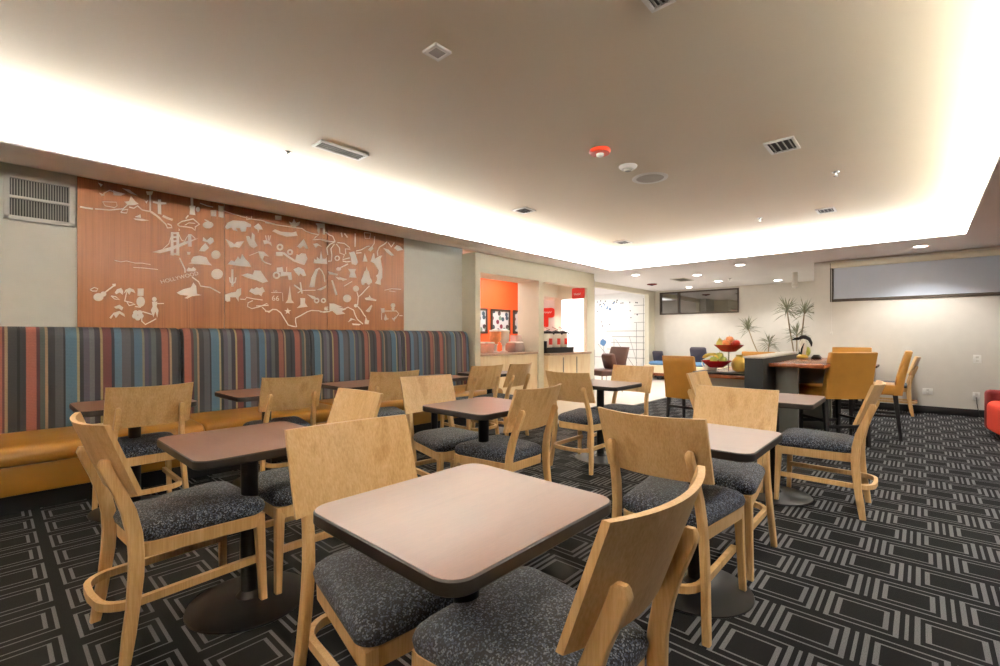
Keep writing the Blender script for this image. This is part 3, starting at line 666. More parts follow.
# ------------------------------------------------------------------ leather stools and chairs
def make_stool(name, label, seat_z, top_z, x, y, h, w=.46, cat='stool'):
    t = thing(name, label, cat, (x, y, 0), math.radians(h)-PI/2)
    hw = w/2
    MB().box(-hw, hw, -.2, .25, seat_z-.12, seat_z, .018, seg=3).build('seat', M['mustard'], t)
    rr = []
    for k in range(7):
        z = seat_z-.12+(top_z-seat_z+.12)*k/6; y0 = -.21-.10*(k/6)**1.3; th = .045-.012*k/6
        rr.append([(px, py+y0, z) for px, py, _ in rrect(-hw, hw, -th, th, .02, 4)])
    zt = top_z+.008; rr.append([(px, py-.312, zt) for px, py, _ in rrect(-hw+.012, hw-.012, -.022, .022, .012, 4)])
    MB().loft(rr).build('backrest', M['mustard'], t, angle=60)
    zb = seat_z-.12
    for sx in (-1, 1):
        for sy, dy in ((1, .0), (-1, -.05)):
            cx = sx*(hw-.03); cy = .215 if sy > 0 else -.19
            a = [(cx+px, cy+py, zb+.004) for px, py, _ in rrect(-.023, .023, -.023, .023, .004, 2)]
            b = [(cx+px, cy+dy+py, 0) for px, py, _ in rrect(-.016, .016, -.016, .016, .003, 2)]
            MB().loft([b, a]).build('leg', M['black_wood'], t)
    if seat_z > .55:
        zs = .2; c = hw-.03
        for q in ((-c+.015, c-.015, .205, .225), (-c+.015, c-.015, -.235, -.215)): MB().box(q[0], q[1], q[2], q[3], zs, zs+.035, .003).build('stretcher', M['black_wood'], t)
        for s in (-1, 1): MB().box(s*c-.01, s*c+.01, -.215, .205, zs+.06, zs+.09, .003).build('stretcher', M['black_wood'], t)
    else:
        MB().box(-hw+.045, hw-.045, -.225, -.205, .2, .235, .003).build('stretcher', M['black_wood'], t)
    return t
def facing(bx, by, h, back=.31): return bx+back*math.cos(math.radians(h)), by+back*math.sin(math.radians(h))
x, y = facing(6.19, .54, 42); make_stool('bar_stool', 'mustard leather counter stool turned away from us, broad back square to the camera', .64, 1.02, x, y, 42, .5)
make_stool('bar_stool', 'mustard leather counter stool seen side on, near the right wall outlets', .64, 1.02, 7.15, .42, 92, .4)
make_stool('bar_stool', 'mustard leather stool facing us at the far end of the high counter', .64, 1.03, 8.1, .75, 180, .46)
x, y = facing(6.35, 2.47, -8); make_stool('leather_chair', 'mustard leather dining chair with tall back left of the fruit bowls', .46, .92, x, y, -8, .46, 'chair')
make_stool('leather_chair', 'mustard leather chair at the far end of the fruit table, only its back top showing', .46, .93, 8.35, 2.0, 184, .5, 'chair')

# wood chair and small table by the right wall
dup(proto, (9.47, .36, 0), math.radians(93)-PI/2, 'wood dining chair against the right wall behind the side-on leather stool')
dup(pt, (9.5, .80, 0), 0, 'small table against the right wall, mostly hidden behind the leather stools')

# ------------------------------------------------------------------ high counter, partition and fruit table
pa = thing('counter_partition', 'dark grey low partition with pale cap between fruit table and high counter', 'partition', (6.5, 1.3, 0))
po = Vector(pa.location)
MB().box(5.42, 7.5, 1.22, 1.40, 0, .965, .004).build('body', M['charcoal'], pa).location = -po
MB().box(5.41, 7.51, 1.21, 1.41, .965, .985, .004).build('cap', M['vent'], pa).location = -po
hc = thing('high_counter', 'counter height table with red-brown top and orange wood edge beside the partition', 'counter', (6.5, .95, 0)); ho = Vector(hc.location)
MB().box(5.62, 7.5, .72, 1.215, .872, .91, .004).build('countertop', M['counter_wood'], hc).location = -ho
MB().box(5.95, 6.0, 1.0, 1.215, 0, .872).build('support_panel', M['steel'], hc).location = -ho
MB().box(7.2, 7.25, .85, 1.215, 0, .872).build('support_panel', M['steel'], hc).location = -ho
ft = thing('fruit_table', 'low red-brown table carrying the fruit bowls left of the dark partition', 'table', (6.6, 1.8, 0)); fo = Vector(ft.location)
MB().box(5.82, 7.4, 1.402, 2.12, .70, .74, .004).build('tabletop', M['counter_wood'], ft).location = -fo
MB().box(6.0, 6.05, 1.45, 1.95, 0, .70).build('support_panel', M['gray_panel'], ft).location = -fo
MB().box(7.15, 7.2, 1.45, 1.95, 0, .70).build('support_panel', M['gray_panel'], ft).location = -fo
ZF = .74
FXc, FYc = 6.05, 1.80
tr = tag(MB().loft([rrect(5.86, 6.3, 1.5, 2.1, .04, 4, ZF+.001), rrect(5.85, 6.31, 1.49, 2.11, .04, 4, ZF+.02)]).build('serving_tray', M['black_metal']), 'black tray under the fruit bowls', 'tray')
fs = thing('fruit_stand', 'two red bowls on a stepped metal stand', 'stand', (FXc, FYc, ZF+.02))
def bowl(c, r, h):
    return MB().lathe([(.02, 0), (r*.45, .004), (r*.72, h*.5), (r, h), (r*.97, h+.004), (r*.7, h*.55), (r*.42, .012), (.01, .010)], c, 28)
LB, UB = (-.03, .07, .05), (.05, -.05, .245)
bowl(LB, .175, .085).build('bowl', M['bowl_red'], fs)['label'] = 'lower red bowl'
bowl(UB, .17, .085).build('bowl', M['bowl_red'], fs)['label'] = 'upper red bowl'
MB().tube([(UB[0], UB[1], 0), (UB[0], UB[1], UB[2]+.002)], .008).tube([(LB[0], LB[1], 0), (LB[0], LB[1], LB[2]+.002)], .008).tube([(LB[0], LB[1], .006), (UB[0], UB[1], .006)], .006).build('stem', M['chrome'], fs)
def fruit(name, mat, c, dx, dy, dz, r, label, cat, grp=None, bowl_=UB):
    t = thing(name, label, cat, (FXc+c[0]+dx, FYc+c[1]+dy, ZF+.02+c[2]+dz), random.random()*6, grp)
    prof = [(.01, -.85*r), (.5*r, -.92*r), (.86*r, -.55*r), (r, 0), (.88*r, .5*r), (.5*r, .84*r), (.12*r, .74*r)]
    if name == 'pear': prof = [(.01, -r), (.6*r, -.85*r), (r, -.2*r), (.8*r, .45*r), (.45*r, 1.0*r), (.3*r, 1.35*r), (.05*r, 1.5*r)]
    MB().lathe(prof, seg=14).build('flesh', mat, t, angle=80)
    MB().tube([(0, 0, prof[-1][1]-.005), (.004, 0, prof[-1][1]+.018)], .003, 6).build('stem', M['stem'], t)
for dx, dy, dz, nm, mt, lab, ct in ((-.06, .085, .10, 'pear', 'pear', 'yellow pear at the left of the upper red bowl', 'pear'), (-.075, .005, .105, 'peach', 'peach', 'orange-pink peach in front in the upper red bowl', 'peach'), (.04, .06, .105, 'peach', 'peach', 'peach at the back left of the upper red bowl', 'peach'),
                               (-.02, -.09, .105, 'apple', 'apple', 'red apple at the right of the upper red bowl', 'apple'), (.08, -.04, .105, 'apple', 'apple', 'red apple at the back of the upper red bowl', 'apple'), (0, -.01, .15, 'peach', 'peach', 'pale peach on top of the upper red bowl', 'peach')):
    fruit(nm, M[mt], UB, dx, dy, dz, .046, lab, ct)
for dx, dy, dz, lab in ((-.05, -.095, .10, 'green apple at the right of the lower red bowl'), (.06, -.05, .10, 'green apple behind in the lower red bowl'), (-.095, -.0, .10, 'green apple at the front of the lower red bowl'), (-.02, -.045, .15, 'green apple on top of the pile in the lower red bowl')):
    fruit('green_apple', M['green_apple'], LB, dx, dy, dz, .045, lab, 'apple')
bn = thing('banana_bunch', 'bunch of bananas in the left of the lower red bowl', 'bananas', (FXc+LB[0]+.01, FYc+LB[1]+.05, ZF+.145+LB[2]))
for i in range(4):
    pth = []; sc = []
    for k in range(9):
        a = -1.0+2.0*k/8; pth.append((-.05+.03*i-.02*abs(a), .11*math.sin(a), .1*math.cos(a)-.06)); sc.append(.4 if k in (0, 8) else 1)
    MB().tube(pth, .017, 8, scale=sc, up=Vector((1, 0, 0))).build('banana', M['banana'], bn)
MB().lathe([(.04, 0), (.075, .02), (.095, .08), (.09, .13), (.06, .17), (.04, .19), (.045, .21), (.038, .21), (.03, .17), (.01, .16)], seg=24).build('vase', M['yellow'])
o = bpy.data.objects['vase']; o.location = (6.2, 1.655, ZF+.02); tag(o, 'round yellow vase right of the red bowls, against the dark partition', 'vase')
kt = thing('kettle', 'pale round water jug behind the lower red bowl', 'jug', (6.32, 2.03, ZF))
MB().lathe([(.06, 0), (.075, .01), (.075, .1), (.07, .16), (.055, .19), (.01, .2)], seg=20).build('body', M['pale_ceramic'], kt)
MB().tube([(.03+.06*math.sin(a)*0, .07+.05*math.sin(a), .1+.06*math.cos(a)) for a in [i*PI/8 for i in range(9)]], .008, 6, up=Vector((1, 0, 0))).build('handle', M['pale_ceramic'], kt)
# figurine, box, paper on the high counter
fg = thing('bird_figurine', 'bird figurine with arched dark head, white breast and yellow feet on the counter', 'figurine', (7.0, 1.13, .91), math.radians(200)); fg.scale = (.85, .82, .95)
MB().lathe([(.03, 0), (.075, .01), (.08, .03), (.05, .055), (.01, .06)], seg=18).build('feet', M['yellow'], fg)
MB().ball((0, .01, .155), .048, .052, .115, 16, 10).build('body', M['pale_ceramic'], fg)
MB().tube([(0, -.06, .262), (0, -.02, .285), (0, .04, .29), (0, .09, .265), (0, .118, .21), (0, .12, .165)], .024, 10, scale=[.6, 1, 1.1, 1.05, .8, .3], up=Vector((1, 0, 0))).build('hood', M['black_wood'], fg)
MB().tube([(.0, -.05, .27), (0, -.1, .265), (0, -.14, .25)], .02, 8, scale=[1, .8, .2], up=Vector((1, 0, 0))).build('beak', M['charcoal'], fg)
for s in (-1, 1): MB().tube([(s*.05, -.03, .06), (s*.055, -.02, .13), (s*.045, .015, .21)], .014, 8, scale=[1, .9, .3], up=Vector((1, 0, 0))).build('wing', M['charcoal'], fg)
MB().ball((0, .075, .1), .04, .035, .06, 12, 8).build('tail', M['green_apple'], fg)
tag(MB().loft([rrect(6.95, 7.07, .93, 1.03, .02, 4, .911), rrect(6.945, 7.075, .925, 1.035, .022, 4, .93), rrect(6.97, 7.05, .95, 1.01, .02, 4, .965)]).build('card_holder', M['black_wood']), 'small dark box right of the bird figurine on the high counter', 'box')

# ------------------------------------------------------------------ lounge at the far wall
lb = thing('lounge_bench', 'long pale wood platform bench along the far wall below the dark window', 'bench', (12.6, 4.3, 0)); lo_ = Vector(lb.location)
MB().box(12.2, 13.05, 3.15, 5.7, .2, .40, .006).build('platform', M['blond'], lb).location = -lo_
MB().box(12.26, 13.05, 3.2, 5.65, .12, .2).build('base', M['counter_wood'], lb).location = -lo_
for y in (3.3, 5.3): MB().box(12.5, 12.9, y, y+.15, 0, .12).build('foot', M['black_wood'], lb).location = -lo_
def pillow(name, c, s, rot, mat, lab):
    t = tag(bpy.data.objects.new(name, None), lab, 'cushion') if False else None
    n = 9; g = MB(); R = []
    for k in range(n):
        q = -1+2*k/(n-1); e = (1-abs(q)**2.2)
        R.append([(px*(.86+.14*e), py*(.86+.14*e), q*s[2]/2*(1 if abs(q) < 1 else 1)) for px, py, _ in rrect(-s[0]/2, s[0]/2, -s[1]/2, s[1]/2, min(s[0], s[1])*.12, 4)])
    o = g.loft(R).build(name, mat, angle=80); o.location = c; o.rotation_euler = rot
    return tag(o, lab, 'cushion')
pillow('seat_cushion', (12.62, 5.38, .451), (.6, .5, .10), (0, 0, 0), M['blue'], 'flat blue cushion at the left end of the far bench')
pillow('seat_cushion', (12.62, 4.35, .451), (.62, .8, .10), (0, 0, 0), M['blue'], 'flat blue cushion under the dark pillow on the far bench')
pillow('throw_pillow', (12.78, 4.42, .70), (.42, .42, .14), (0, math.radians(70), 0), M['dark_cushion'], 'dark throw pillow standing on the blue cushion left of the fruit')
pillow('throw_pillow', (12.84, 5.56, .63), (.3, .3, .12), (0, math.radians(72), 0), M['dark_cushion'], 'dark throw pillow peeking out left of the mustard chair back')

# brown lounge chair in front of the map
lc = thing('lounge_chair', 'dark brown leather lounge chair turned left before the lit map wall', 'chair', (9.0, 5.06, 0), math.radians(160)-PI/2)
rr = []
for k in range(7):
    z = .36+.60*k/6; rr.append([(px, py-.2-.2*(k/6), z) for px, py, _ in rrect(-.29+.03*k/6, .29-.03*k/6, -.045, .045, .03, 4)])
MB().loft(rr).build('backrest', M['brown_leather'], lc, angle=60)
MB().box(-.29, .29, -.25, .36, .36, .48, .03, seg=3).build('seat', M['brown_leather'], lc)
for sx in (-1, 1):
    for yy in (-.2, .3): MB().tube([(sx*.22, yy, .36), (sx*.26, yy*1.1, 0)], .012, 8).build('leg', M['chrome'], lc)
pl = pillow('throw_pillow', (0, 0, 0), (.34, .34, .13), (0, 0, 0), M['brown_leather'], 'brown pillow leaning on the brown lounge chair back')
pl.matrix_world = Matrix.Translation((9.0, 5.06, 0)) @ Matrix.Rotation(math.radians(160)-PI/2, 4, 'Z') @ Matrix.Translation((0, -.085, .655)) @ Matrix.Rotation(math.radians(74), 4, 'X')

# lit map wall
mp_ = thing('map_screen', 'tall white wall panel printed with thin map lines and a blue lake', 'wall map', (12.88, 6.9, 0)); q0 = Vector(mp_.location)
MB().box(12.84, 12.868, 5.95, 7.95, 0, 2.33, .003).build('panel', M['white'], mp_).location = -q0
g = MB(); xx = 12.8385
def bar(y0, z0, y1, z1, w=.014):
    d = Vector((0, y1-y0, z1-z0)); n = Vector((0, -d.z, d.y)).normalized()*w/2
    a, b = Vector((xx, y0, z0)), Vector((xx, y1, z1)); g.add([a+n, b+n, b-n, a-n], [(0, 1, 2, 3)])
for y in (6.0, 6.22, 6.55, 6.95, 7.3, 7.62): bar(y, .3, y, .75+1.2*random.random()*(y < 6.3)+random.random()*.4, .016)
for z in (.55, .8, 1.0, 1.18, 1.35): bar(5.97, z, 6.9+random.random(), z, .016)
for z in (1.6, 1.85, 2.1): bar(5.97, z, 6.3, z)
bar(6.0, .3, 6.0, 2.3, .014); bar(6.45, 1.2, 6.2, .4, .012); bar(6.3, .3, 6.9, 1.1); bar(7.0, .4, 7.5, .95)
g.build('map_lines', M['vent_gray'], mp_, smooth=False).location = -q0
g = MB(); random.seed(3)
def blob(y, z, r, n=9):
    g.add([(xx, y+r*(.75+.4*random.random())*math.cos(2*PI*i/n), z+r*(.75+.4*random.random())*math.sin(2*PI*i/n)) for i in range(n)], [tuple(range(n))])
blob(7.33, 1.0, .11, 12)
for i in range(9): blob(6.95+.45*random.random(), 2.0+.22*random.random(), .03)
g.build('blue_print', M['blue'], mp_, smooth=False).location = -q0
g = MB()
for i in range(26): blob(6.1+1.75*random.random(), (2.16+.14*random.random()) if i < 18 else 1.5+.5*random.random(), .022)
g.build('place_dots', M['dark_cushion'], mp_, smooth=False).location = -q0

# tall spiky plants
def dracaena(x, y, stems, label):
    t = thing('potted_dracaena', label, 'plant', (x, y, 0))
    MB().lathe([(.12, 0), (.15, .02), (.18, .32), (.19, .34), (.165, .34), (.16, .3), (.01, .3)], seg=24).build('pot', M['pot'], t)
    for (dx, dy, z, n, r) in stems:
        p = [(0, 0, .28), (dx*.25, dy*.25, z*.45), (dx*.7, dy*.7, z*.75), (dx, dy, z)]
        MB().tube(p, .013, 8, up=Vector((1, 0, .1))).build('stem', M['stem'], t)
        g = MB()
        for i in range(n):
            a = random.random()*2*PI; el = random.uniform(-.5, 1.35); ln = r*random.uniform(.75, 1.1)
            dv = Vector((math.cos(a)*math.cos(el), math.sin(a)*math.cos(el), math.sin(el)))
            side = dv.cross(Vector((0, 0, 1))).normalized()*.011; b = Vector((dx, dy, z+random.uniform(-.10, .06)))
            m1 = b+dv*ln*.5; tip = b+dv*ln-Vector((0, 0, .12*ln*(1.2-el*.6))); nm = side.cross(dv).normalized()*.003
            g.add([b-side*.5, b+side*.5, m1-side+nm, m1+side+nm, tip, m1-nm*2], [(0, 1, 3, 2), (2, 3, 4), (0, 5, 1), (5, 3, 1), (0, 2, 5), (2, 4, 5), (5, 4, 3)])
        g.build('leaf_crown', M['plant'], t, smooth=False)
random.seed(11)
dracaena(12.3, 2.72, [(.22, .43, 1.40, 46, .34), (.25, -.02, 1.02, 40, .30)], 'thin-stemmed spiky plant with two heads, left of the other spiky plant')
dracaena(11.9, 2.03, [(.1, .2, 1.80, 56, .38), (.2, -.12, 1.75, 46, .34), (.05, .0, 1.25, 40, .34)], 'taller thin-stemmed spiky plant beside the corner of the right wall')

# red armchair at the right edge
ra = thing('armchair', 'orange-red upholstered armchair cut off by the right edge of the photo', 'armchair', (7.85, -1.12, 0), math.radians(188)-PI/2)
MB().box(-.30, .30, -.3, .42, .12, .34, .05, seg=4).build('seat', M['red_fabric'], ra)
for s in (-1, 1): MB().box(s*.40-.11, s*.40+.11, -.34, .44, .06, .43, .075, seg=5).build('armrest', M['red_fabric'], ra)
MB().box(-.5, .5, -.46, -.30, .06, .55, .05, seg=4).build('backrest', M['dark_red'], ra)
for sx in (-1, 1):
    for yy in (-.35, .36): MB().lathe([(.018, 0), (.025, .07)], (sx*.4, yy, 0), 10).build('foot', M['black_wood'], ra)

# outlets on the right wall
def plate(y, z, wy, hz, lab):
    t = thing('wall_outlet', lab, 'outlet', (WX, y, z), 0, 'white outlet plates on the right wall')
    pl_ = MB().box(-.008, 0, -wy/2, wy/2, -hz/2, hz/2, .003).build('plate', M['white'], t)
    for s in (-1, 1): MB().box(-.0105, -.007, -.017, .017, s*.026-.016, s*.026+.016, .004).build('socket', M['vent'], pl_)
plate(-.07, .335, .12, .1, 'wide white outlet plate low on the right wall beside the leather stool')
plate(-.60, .31, .075, .115, 'small white outlet low on the right wall near the red armchair')
plate(-.61, .86, .085, .12, 'white plate higher on the right wall, above the low outlet')
tag(MB().tube([(WX-.012, -.60, .29), (WX-.02, -.605, .2), (WX-.018, -.62, .1), (WX-.025, -.64, .012)], .004, 6, up=Vector((1, 0, 0))).build('power_cord', M['vent_dark']), 'thin cord hanging from the small low outlet', 'cord')

# ------------------------------------------------------------------ serving hatches
c1 = thing('serving_counter', 'pale wood serving counter under the first hatch, orange kitchen behind it', 'counter', (5.9, 5.3, 0)); co = Vector(c1.location)
MB().box(5.162, 6.648, 5.12, 5.16, 0, .88, .002).build('front_panel', M['blond'], c1).location = -co
MB().box(5.162, 6.648, 5.10, 5.62, .88, .915, .004).build('ledge', M['stone'], c1).location = -co
MB().box(5.20, 6.62, 5.16, 5.60, .05, .88).build('cabinet', M['blond'], c1, smooth=False).location = -co
c2 = thing('drinks_counter', 'pale wood drinks counter with stone top jutting past the end of the hatch wall', 'counter', (7.6, 5.2, 0)); co = Vector(c2.location)
def qpoly(z, o=0): return [(6.802, 5.56, z), (6.802, 4.99-o, z), (8.0, 4.97-o, z), (8.22, 4.985-o, z), (8.262, 5.03-o, z), (8.262, 5.56, z)]
MB().loft([qpoly(0), qpoly(.845)]).build('front_panel', M['blond'], c2, angle=20).location = -co
MB().loft([qpoly(.846, .035), qpoly(.885, .035)]).build('worktop', M['stone'], c2, angle=20).location = -co
g = MB()
for a in (7.25, 7.7): g.box(a, a+.01, 4.962, 4.985, .08, .8)
g.build('door_gap', M['vent_gray'], c2, smooth=False).location = -co
# pictures on the orange wall
for i, (x, lab) in enumerate(((7.175, 'left framed print on the orange kitchen wall, half behind the hatch edge'), (7.945, 'middle framed print with coloured stars on the orange kitchen wall'), (8.715, 'right framed print on the orange kitchen wall, cut by the pillar'))):
    t = thing('framed_picture', lab, 'picture', (x, 7.2, 1.255), 0, 'framed prints on the orange wall')
    g = MB()
    for a, b, c, d in ((-.325, .325, 0, .05), (-.325, .325, .51, .56), (-.325, -.275, 0, .56), (.275, .325, 0, .56)): g.box(a, b, -.035, 0, c, d, .004)
    fr = g.build('frame', M['frame_brown'], t)
    MB().box(-.28, .28, -.015, -.003, .045, .515).build('print', M['print'], fr, smooth=False)
# buffet things on the first ledge and behind
def bin_(x, y, lab, fill):
    t = thing('food_bin', lab, 'container', (x, y, .916), 0, 'clear bins on the serving counter')
    MB().loft([rrect(-.1, .1, -.12, .12, .02, 4, 0), rrect(-.12, .12, -.14, .14, .02, 4, .16)]).build('tub', M['clear'], t)
    MB().loft([rrect(-.08, .08, -.10, .10, .02, 4, .006), rrect(-.095, .095, -.115, .115, .02, 4, .09)]).build('filling', fill, t)
    MB().loft([rrect(-.125, .125, -.145, .145, .02, 4, .161), rrect(-.11, .11, -.13, .13, .03, 4, .185)]).build('lid', M['white'], t)
bin_(5.55, 5.38, 'left clear bin on the first hatch ledge', M['peach'])
bin_(6.30, 5.38, 'right clear bin on the first hatch ledge', M['counter_wood'])
def dispenser(x, y, lab, fill):
    t = thing('cereal_dispenser', lab, 'dispenser', (x, y, .916))
    MB().lathe([(.07, 0), (.075, .01), (.03, .03), (.03, .12), (.05, .14), (.01, .15)], seg=18).build('foot', M['vent'], t)
    MB().lathe([(.03, .14), (.09, .2), (.10, .24), (.10, .36), (.01, .365)], seg=20).build('hopper', fill, t)
    MB().lathe([(.105, .362), (.1, .385), (.03, .4), (.01, .41)], seg=20).build('lid', M['white'], t)
dispenser(5.86, 5.42, 'cereal dispenser with pinkish hopper on the left of the first hatch', M['peach'])
dispenser(6.12, 5.46, 'cereal dispenser beside the right clear bin in the first hatch', M['pale_ceramic'])
pk = thing('pastry_case', 'tilted clear pastry case at the right of the first hatch', 'case', (6.5, 5.46, .916))
MB().box(-.1, .1, -.1, .1, 0, .06, .004).build('base', M['steel'], pk)
MB().loft([rrect(-.1, .1, -.1, .1, .02, 4, .0605), rrect(-.1, .1, -.02, .1, .02, 4, .3)]).build('cover', M['clear'], pk)
# coffee station
cs = thing('airpot_rack', 'black drip rack holding the coffee airpots on the drinks counter', 'rack', (7.1, 5.2, .886))
MB().loft([rrect(-.27, .64, -.14, .14, .03, 4, 0), rrect(-.28, .65, -.15, .15, .03, 4, .10)]).build('tray', M['black_metal'], cs)
MB().box(-.27, -.24, -.14, .14, .10, .22, .004).build('end_plate', M['black_metal'], cs)
def airpot(x, y, z, lab):
    t = thing('airpot', lab, 'coffee pot', (x, y, z), 0, 'coffee airpots on the drinks counter')
    bd = MB().lathe([(.07, 0), (.074, .01), (.074, .23), (.066, .245)], seg=24).build('body', M['pale_ceramic'], t)
    ld = MB().lathe([(.072, .246), (.078, .26), (.07, .285), (.02, .30), (.01, .31)], seg=24).build('lid', M['black_metal'], t)
    MB().tube([(0, -.02, .29), (-.02, -.05, .315), (.03, .09, .37)], .009, 8).build('handle', M['chrome'], ld)
    MB().tube([(0, -.06, .265), (0, -.11, .26), (0, -.125, .23)], .012, 8, up=Vector((1, 0, 0))).build('spout', M['black_metal'], t)
    rr = [[(.0755*math.sin(a), -.0755*math.cos(a), zz) for a in [(-.6+1.2*i/8) for i in range(9)]] for zz in (.05, .16)]
    g = MB(); n = 9
    g.add(rr[0]+rr[1], [(i, i+1, n+i+1, n+i) for i in range(n-1)]); g.build('red_label', M['sign_red'], bd); t.scale = (1.28, 1.2, 1.05)
airpot(7.02, 5.17, .987, 'left of the three front coffee airpots with red labels')
airpot(7.28, 5.17, .987, 'middle of the three front coffee airpots with red labels')
airpot(7.52, 5.17, .987, 'right of the three front coffee airpots with red labels')
airpot(6.93, 5.46, .886, 'coffee airpot standing behind the front row of airpots, by the pillar')
tag(MB().loft([rrect(7.84, 7.96, 5.12, 5.2, .01, 3, .886), rrect(7.84, 7.96, 5.12, 5.2, .01, 3, .93), rrect(7.85, 7.95, 5.15, 5.17, .005, 3, 1.0)]).build('packet_caddy', M['clear']), 'small clear caddy right of the coffee airpots', 'caddy')
wp = tag(MB().box(8.245, 8.267, 5.17, 5.70, .89, 1.97, .004).build('added_glow_panel', emit('painted_glow', (1, 1, 1, 1), .8)), 'white jamb panel with kitchen light put in as glow, behind the coffee airpots', 'wall panel')  # no lamp: kitchen light on the white jamb, put in as emission
def squiggle(g, o, ux, uz, w, h):
    for row in (0,):
        pts = [o+ux*(w*i/14)+uz*(h*math.sin(i*1.9)*.5) for i in range(15)]; g.tube(pts, .006, 5)
s1 = thing('wall_sign', 'red panel sign with white script above the white jamb panel with added glow', 'sign', (8.268, 5.29, 2.09))
MB().loft([[(x_, p[0], p[1]) for p in rrect(-.15, .15, -.11, .11, .03, 4)] for x_ in (-.02, 0)]).build('board', M['sign_red'], s1)
g = MB(); squiggle(g, Vector((-.023, .1, -.02)), Vector((0, -1, 0)), Vector((0, 0, 1)), .16, .045); g.build('script', M['white'], s1.children[0])
s2 = thing('wall_sign', 'red rounded sign with white script on the wall behind the airpots', 'sign', (9.29, 6.83, 1.76))
MB().loft([[(x_, p[0], p[1]) for p in rrect(-.22, .22, -.11, .13, .1, 6)] for x_ in (-.02, 0)]).loft([[(x_, p[0], p[1]) for p in rrect(-.02, .18, -.34, -.05, .03, 4)] for x_ in (-.018, 0)]).build('board', M['sign_red'], s2)
g = MB(); squiggle(g, Vector((-.023, .1, .02)), Vector((0, -1, 0)), Vector((0, 0, 1)), .22, .05); g.build('script', M['white'], s2.children[0])

# ------------------------------------------------------------------ ceiling fittings
def ceil_vent(u, v, lx, ly, lab, z=ZT, nsl=5, along='x', yaw=0):
    x, y = on_plane_z(u, v, z)
    t = thing('ceiling_vent', lab, 'vent', (x, y, z), yaw)
    g = MB(); b = .022
    for q in ((-lx, lx, -ly, -ly+b), (-lx, lx, ly-b, ly), (-lx, -lx+b, -ly, ly), (lx-b, lx, -ly, ly)): g.box(q[0], q[1], q[2], q[3], -.014, 0, .002)
    g.build('frame', M['vent'], t)
    MB().box(-lx+.01, lx-.01, -ly+.01, ly-.01, -.004, -.001).build('backing', M['vent_dark'], t, smooth=False)
    g = MB()
    for i in range(nsl):
        k = (i+.5)/nsl
        if along == 'x': yy = -ly+b+(2*ly-2*b)*k; g.box(-lx+b, lx-b, yy-.004, yy+.004, -.012, -.004)
        else: xx_ = -lx+b+(2*lx-2*b)*k; g.box(xx_-.004, xx_+.004, -ly+b, ly-b, -.012, -.004)
    g.build('slats', M['vent_gray'], t, smooth=False)
ceil_vent(437, 51, .058, .058, 'small square vent alone in the middle of the raised ceiling, nearest the camera', nsl=9)
ceil_vent(341, 150, .22, .085, 'long slotted vent on the raised ceiling above the mural', nsl=4)
ceil_vent(524, 210, .11, .11, 'small dark vent on the ceiling above the serving hatch', nsl=4)
ceil_vent(782, 145, .15, .11, 'dark louvred vent on the ceiling right of the white round speaker', nsl=4)
ceil_vent(826, 210, .13, .10, 'small louvred vent nearest the far right corner of the ceiling tray', nsl=4)
ceil_vent(623, 242, .14, .12, 'farthest small vent on the raised ceiling above the map room', nsl=4)
ceil_vent(657, -4, .08, .06, 'dark vent cut by the top edge of the photo', nsl=3)
ceil_vent(682, 279.5, .3, .16, 'flat dark vent in the far low ceiling above the dark window', ZS, 6)
def at_ceiling(name, u, v, lab, cat, z=ZT, grp=None):
    x, y = on_plane_z(u, v, z); return thing(name, lab, cat, (x, y, z+.002), 0, grp)
t = at_ceiling('fire_alarm', 600, 150, 'round orange-red fire alarm on the ceiling', 'alarm')
MB().lathe([(.01, 0), (.088, 0), (.091, -.02), (.082, -.035), (.01, -.037)], seg=28).build('body', M['red_plastic'], t)
MB().lathe([(.034, -.036), (.03, -.055), (.015, -.062), (.002, -.063)], seg=18).build('strobe', M['white'], t)
t = at_ceiling('smoke_detector', 628, 166, 'white smoke detector between the red alarm and the round speaker', 'detector')
MB().lathe([(.01, 0), (.082, 0), (.085, -.012), (.062, -.034), (.01, -.036)], seg=26).build('body', M['white'], t)
MB().lathe([(.036, -.034), (.03, -.05), (.002, -.051)], seg=18).build('sensor', M['vent_gray'], t)
t = at_ceiling('ceiling_speaker', 650, 178, 'flat round ceiling speaker with grey mesh beside the smoke detector', 'speaker')
MB().lathe([(.14, 0), (.175, 0), (.175, -.006), (.16, -.012), (.135, -.01), (.135, -.003)], seg=36).build('ring', M['vent'], t)
MB().lathe([(.002, -.008), (.11, -.007), (.139, -.005), (.139, -.001), (.002, -.001)], seg=36).build('grille', M['speaker_mesh'], t)
def sprinkler(u, v, lab, z=ZT):
    t = at_ceiling('sprinkler_head', u, v, lab, 'sprinkler', z)
    MB().lathe([(.01, 0), (.032, 0), (.03, -.006), (.012, -.012), (.01, -.03), (.004, -.032)], seg=16).build('body', M['chrome'], t)
    MB().lathe([(.002, -.044), (.02, -.044), (.02, -.04), (.002, -.036), (.004, -.03)], seg=14).build('deflector', M['chrome'], t)
sprinkler(288, 152, 'ceiling sprinkler left of the long slotted vent')
sprinkler(836, 172, 'ceiling sprinkler right of the dark louvred vent')
sprinkler(760, 218, 'far ceiling sprinkler between the small louvred vents')
sprinkler(730, 278.5, 'sprinkler in the far low ceiling above the dark window', ZS)
t = at_ceiling('strobe_light', 652, 284, 'dark red strobe on the low ceiling before the map room', 'alarm', ZS)
MB().lathe([(.01, 0), (.12, 0), (.12, -.02), (.08, -.03), (.01, -.032)], seg=24).build('body', M['dark_red'], t)
MB().lathe([(.05, -.03), (.03, -.045), (.002, -.046)], seg=16).build('lens', M['dark_cushion'], t)
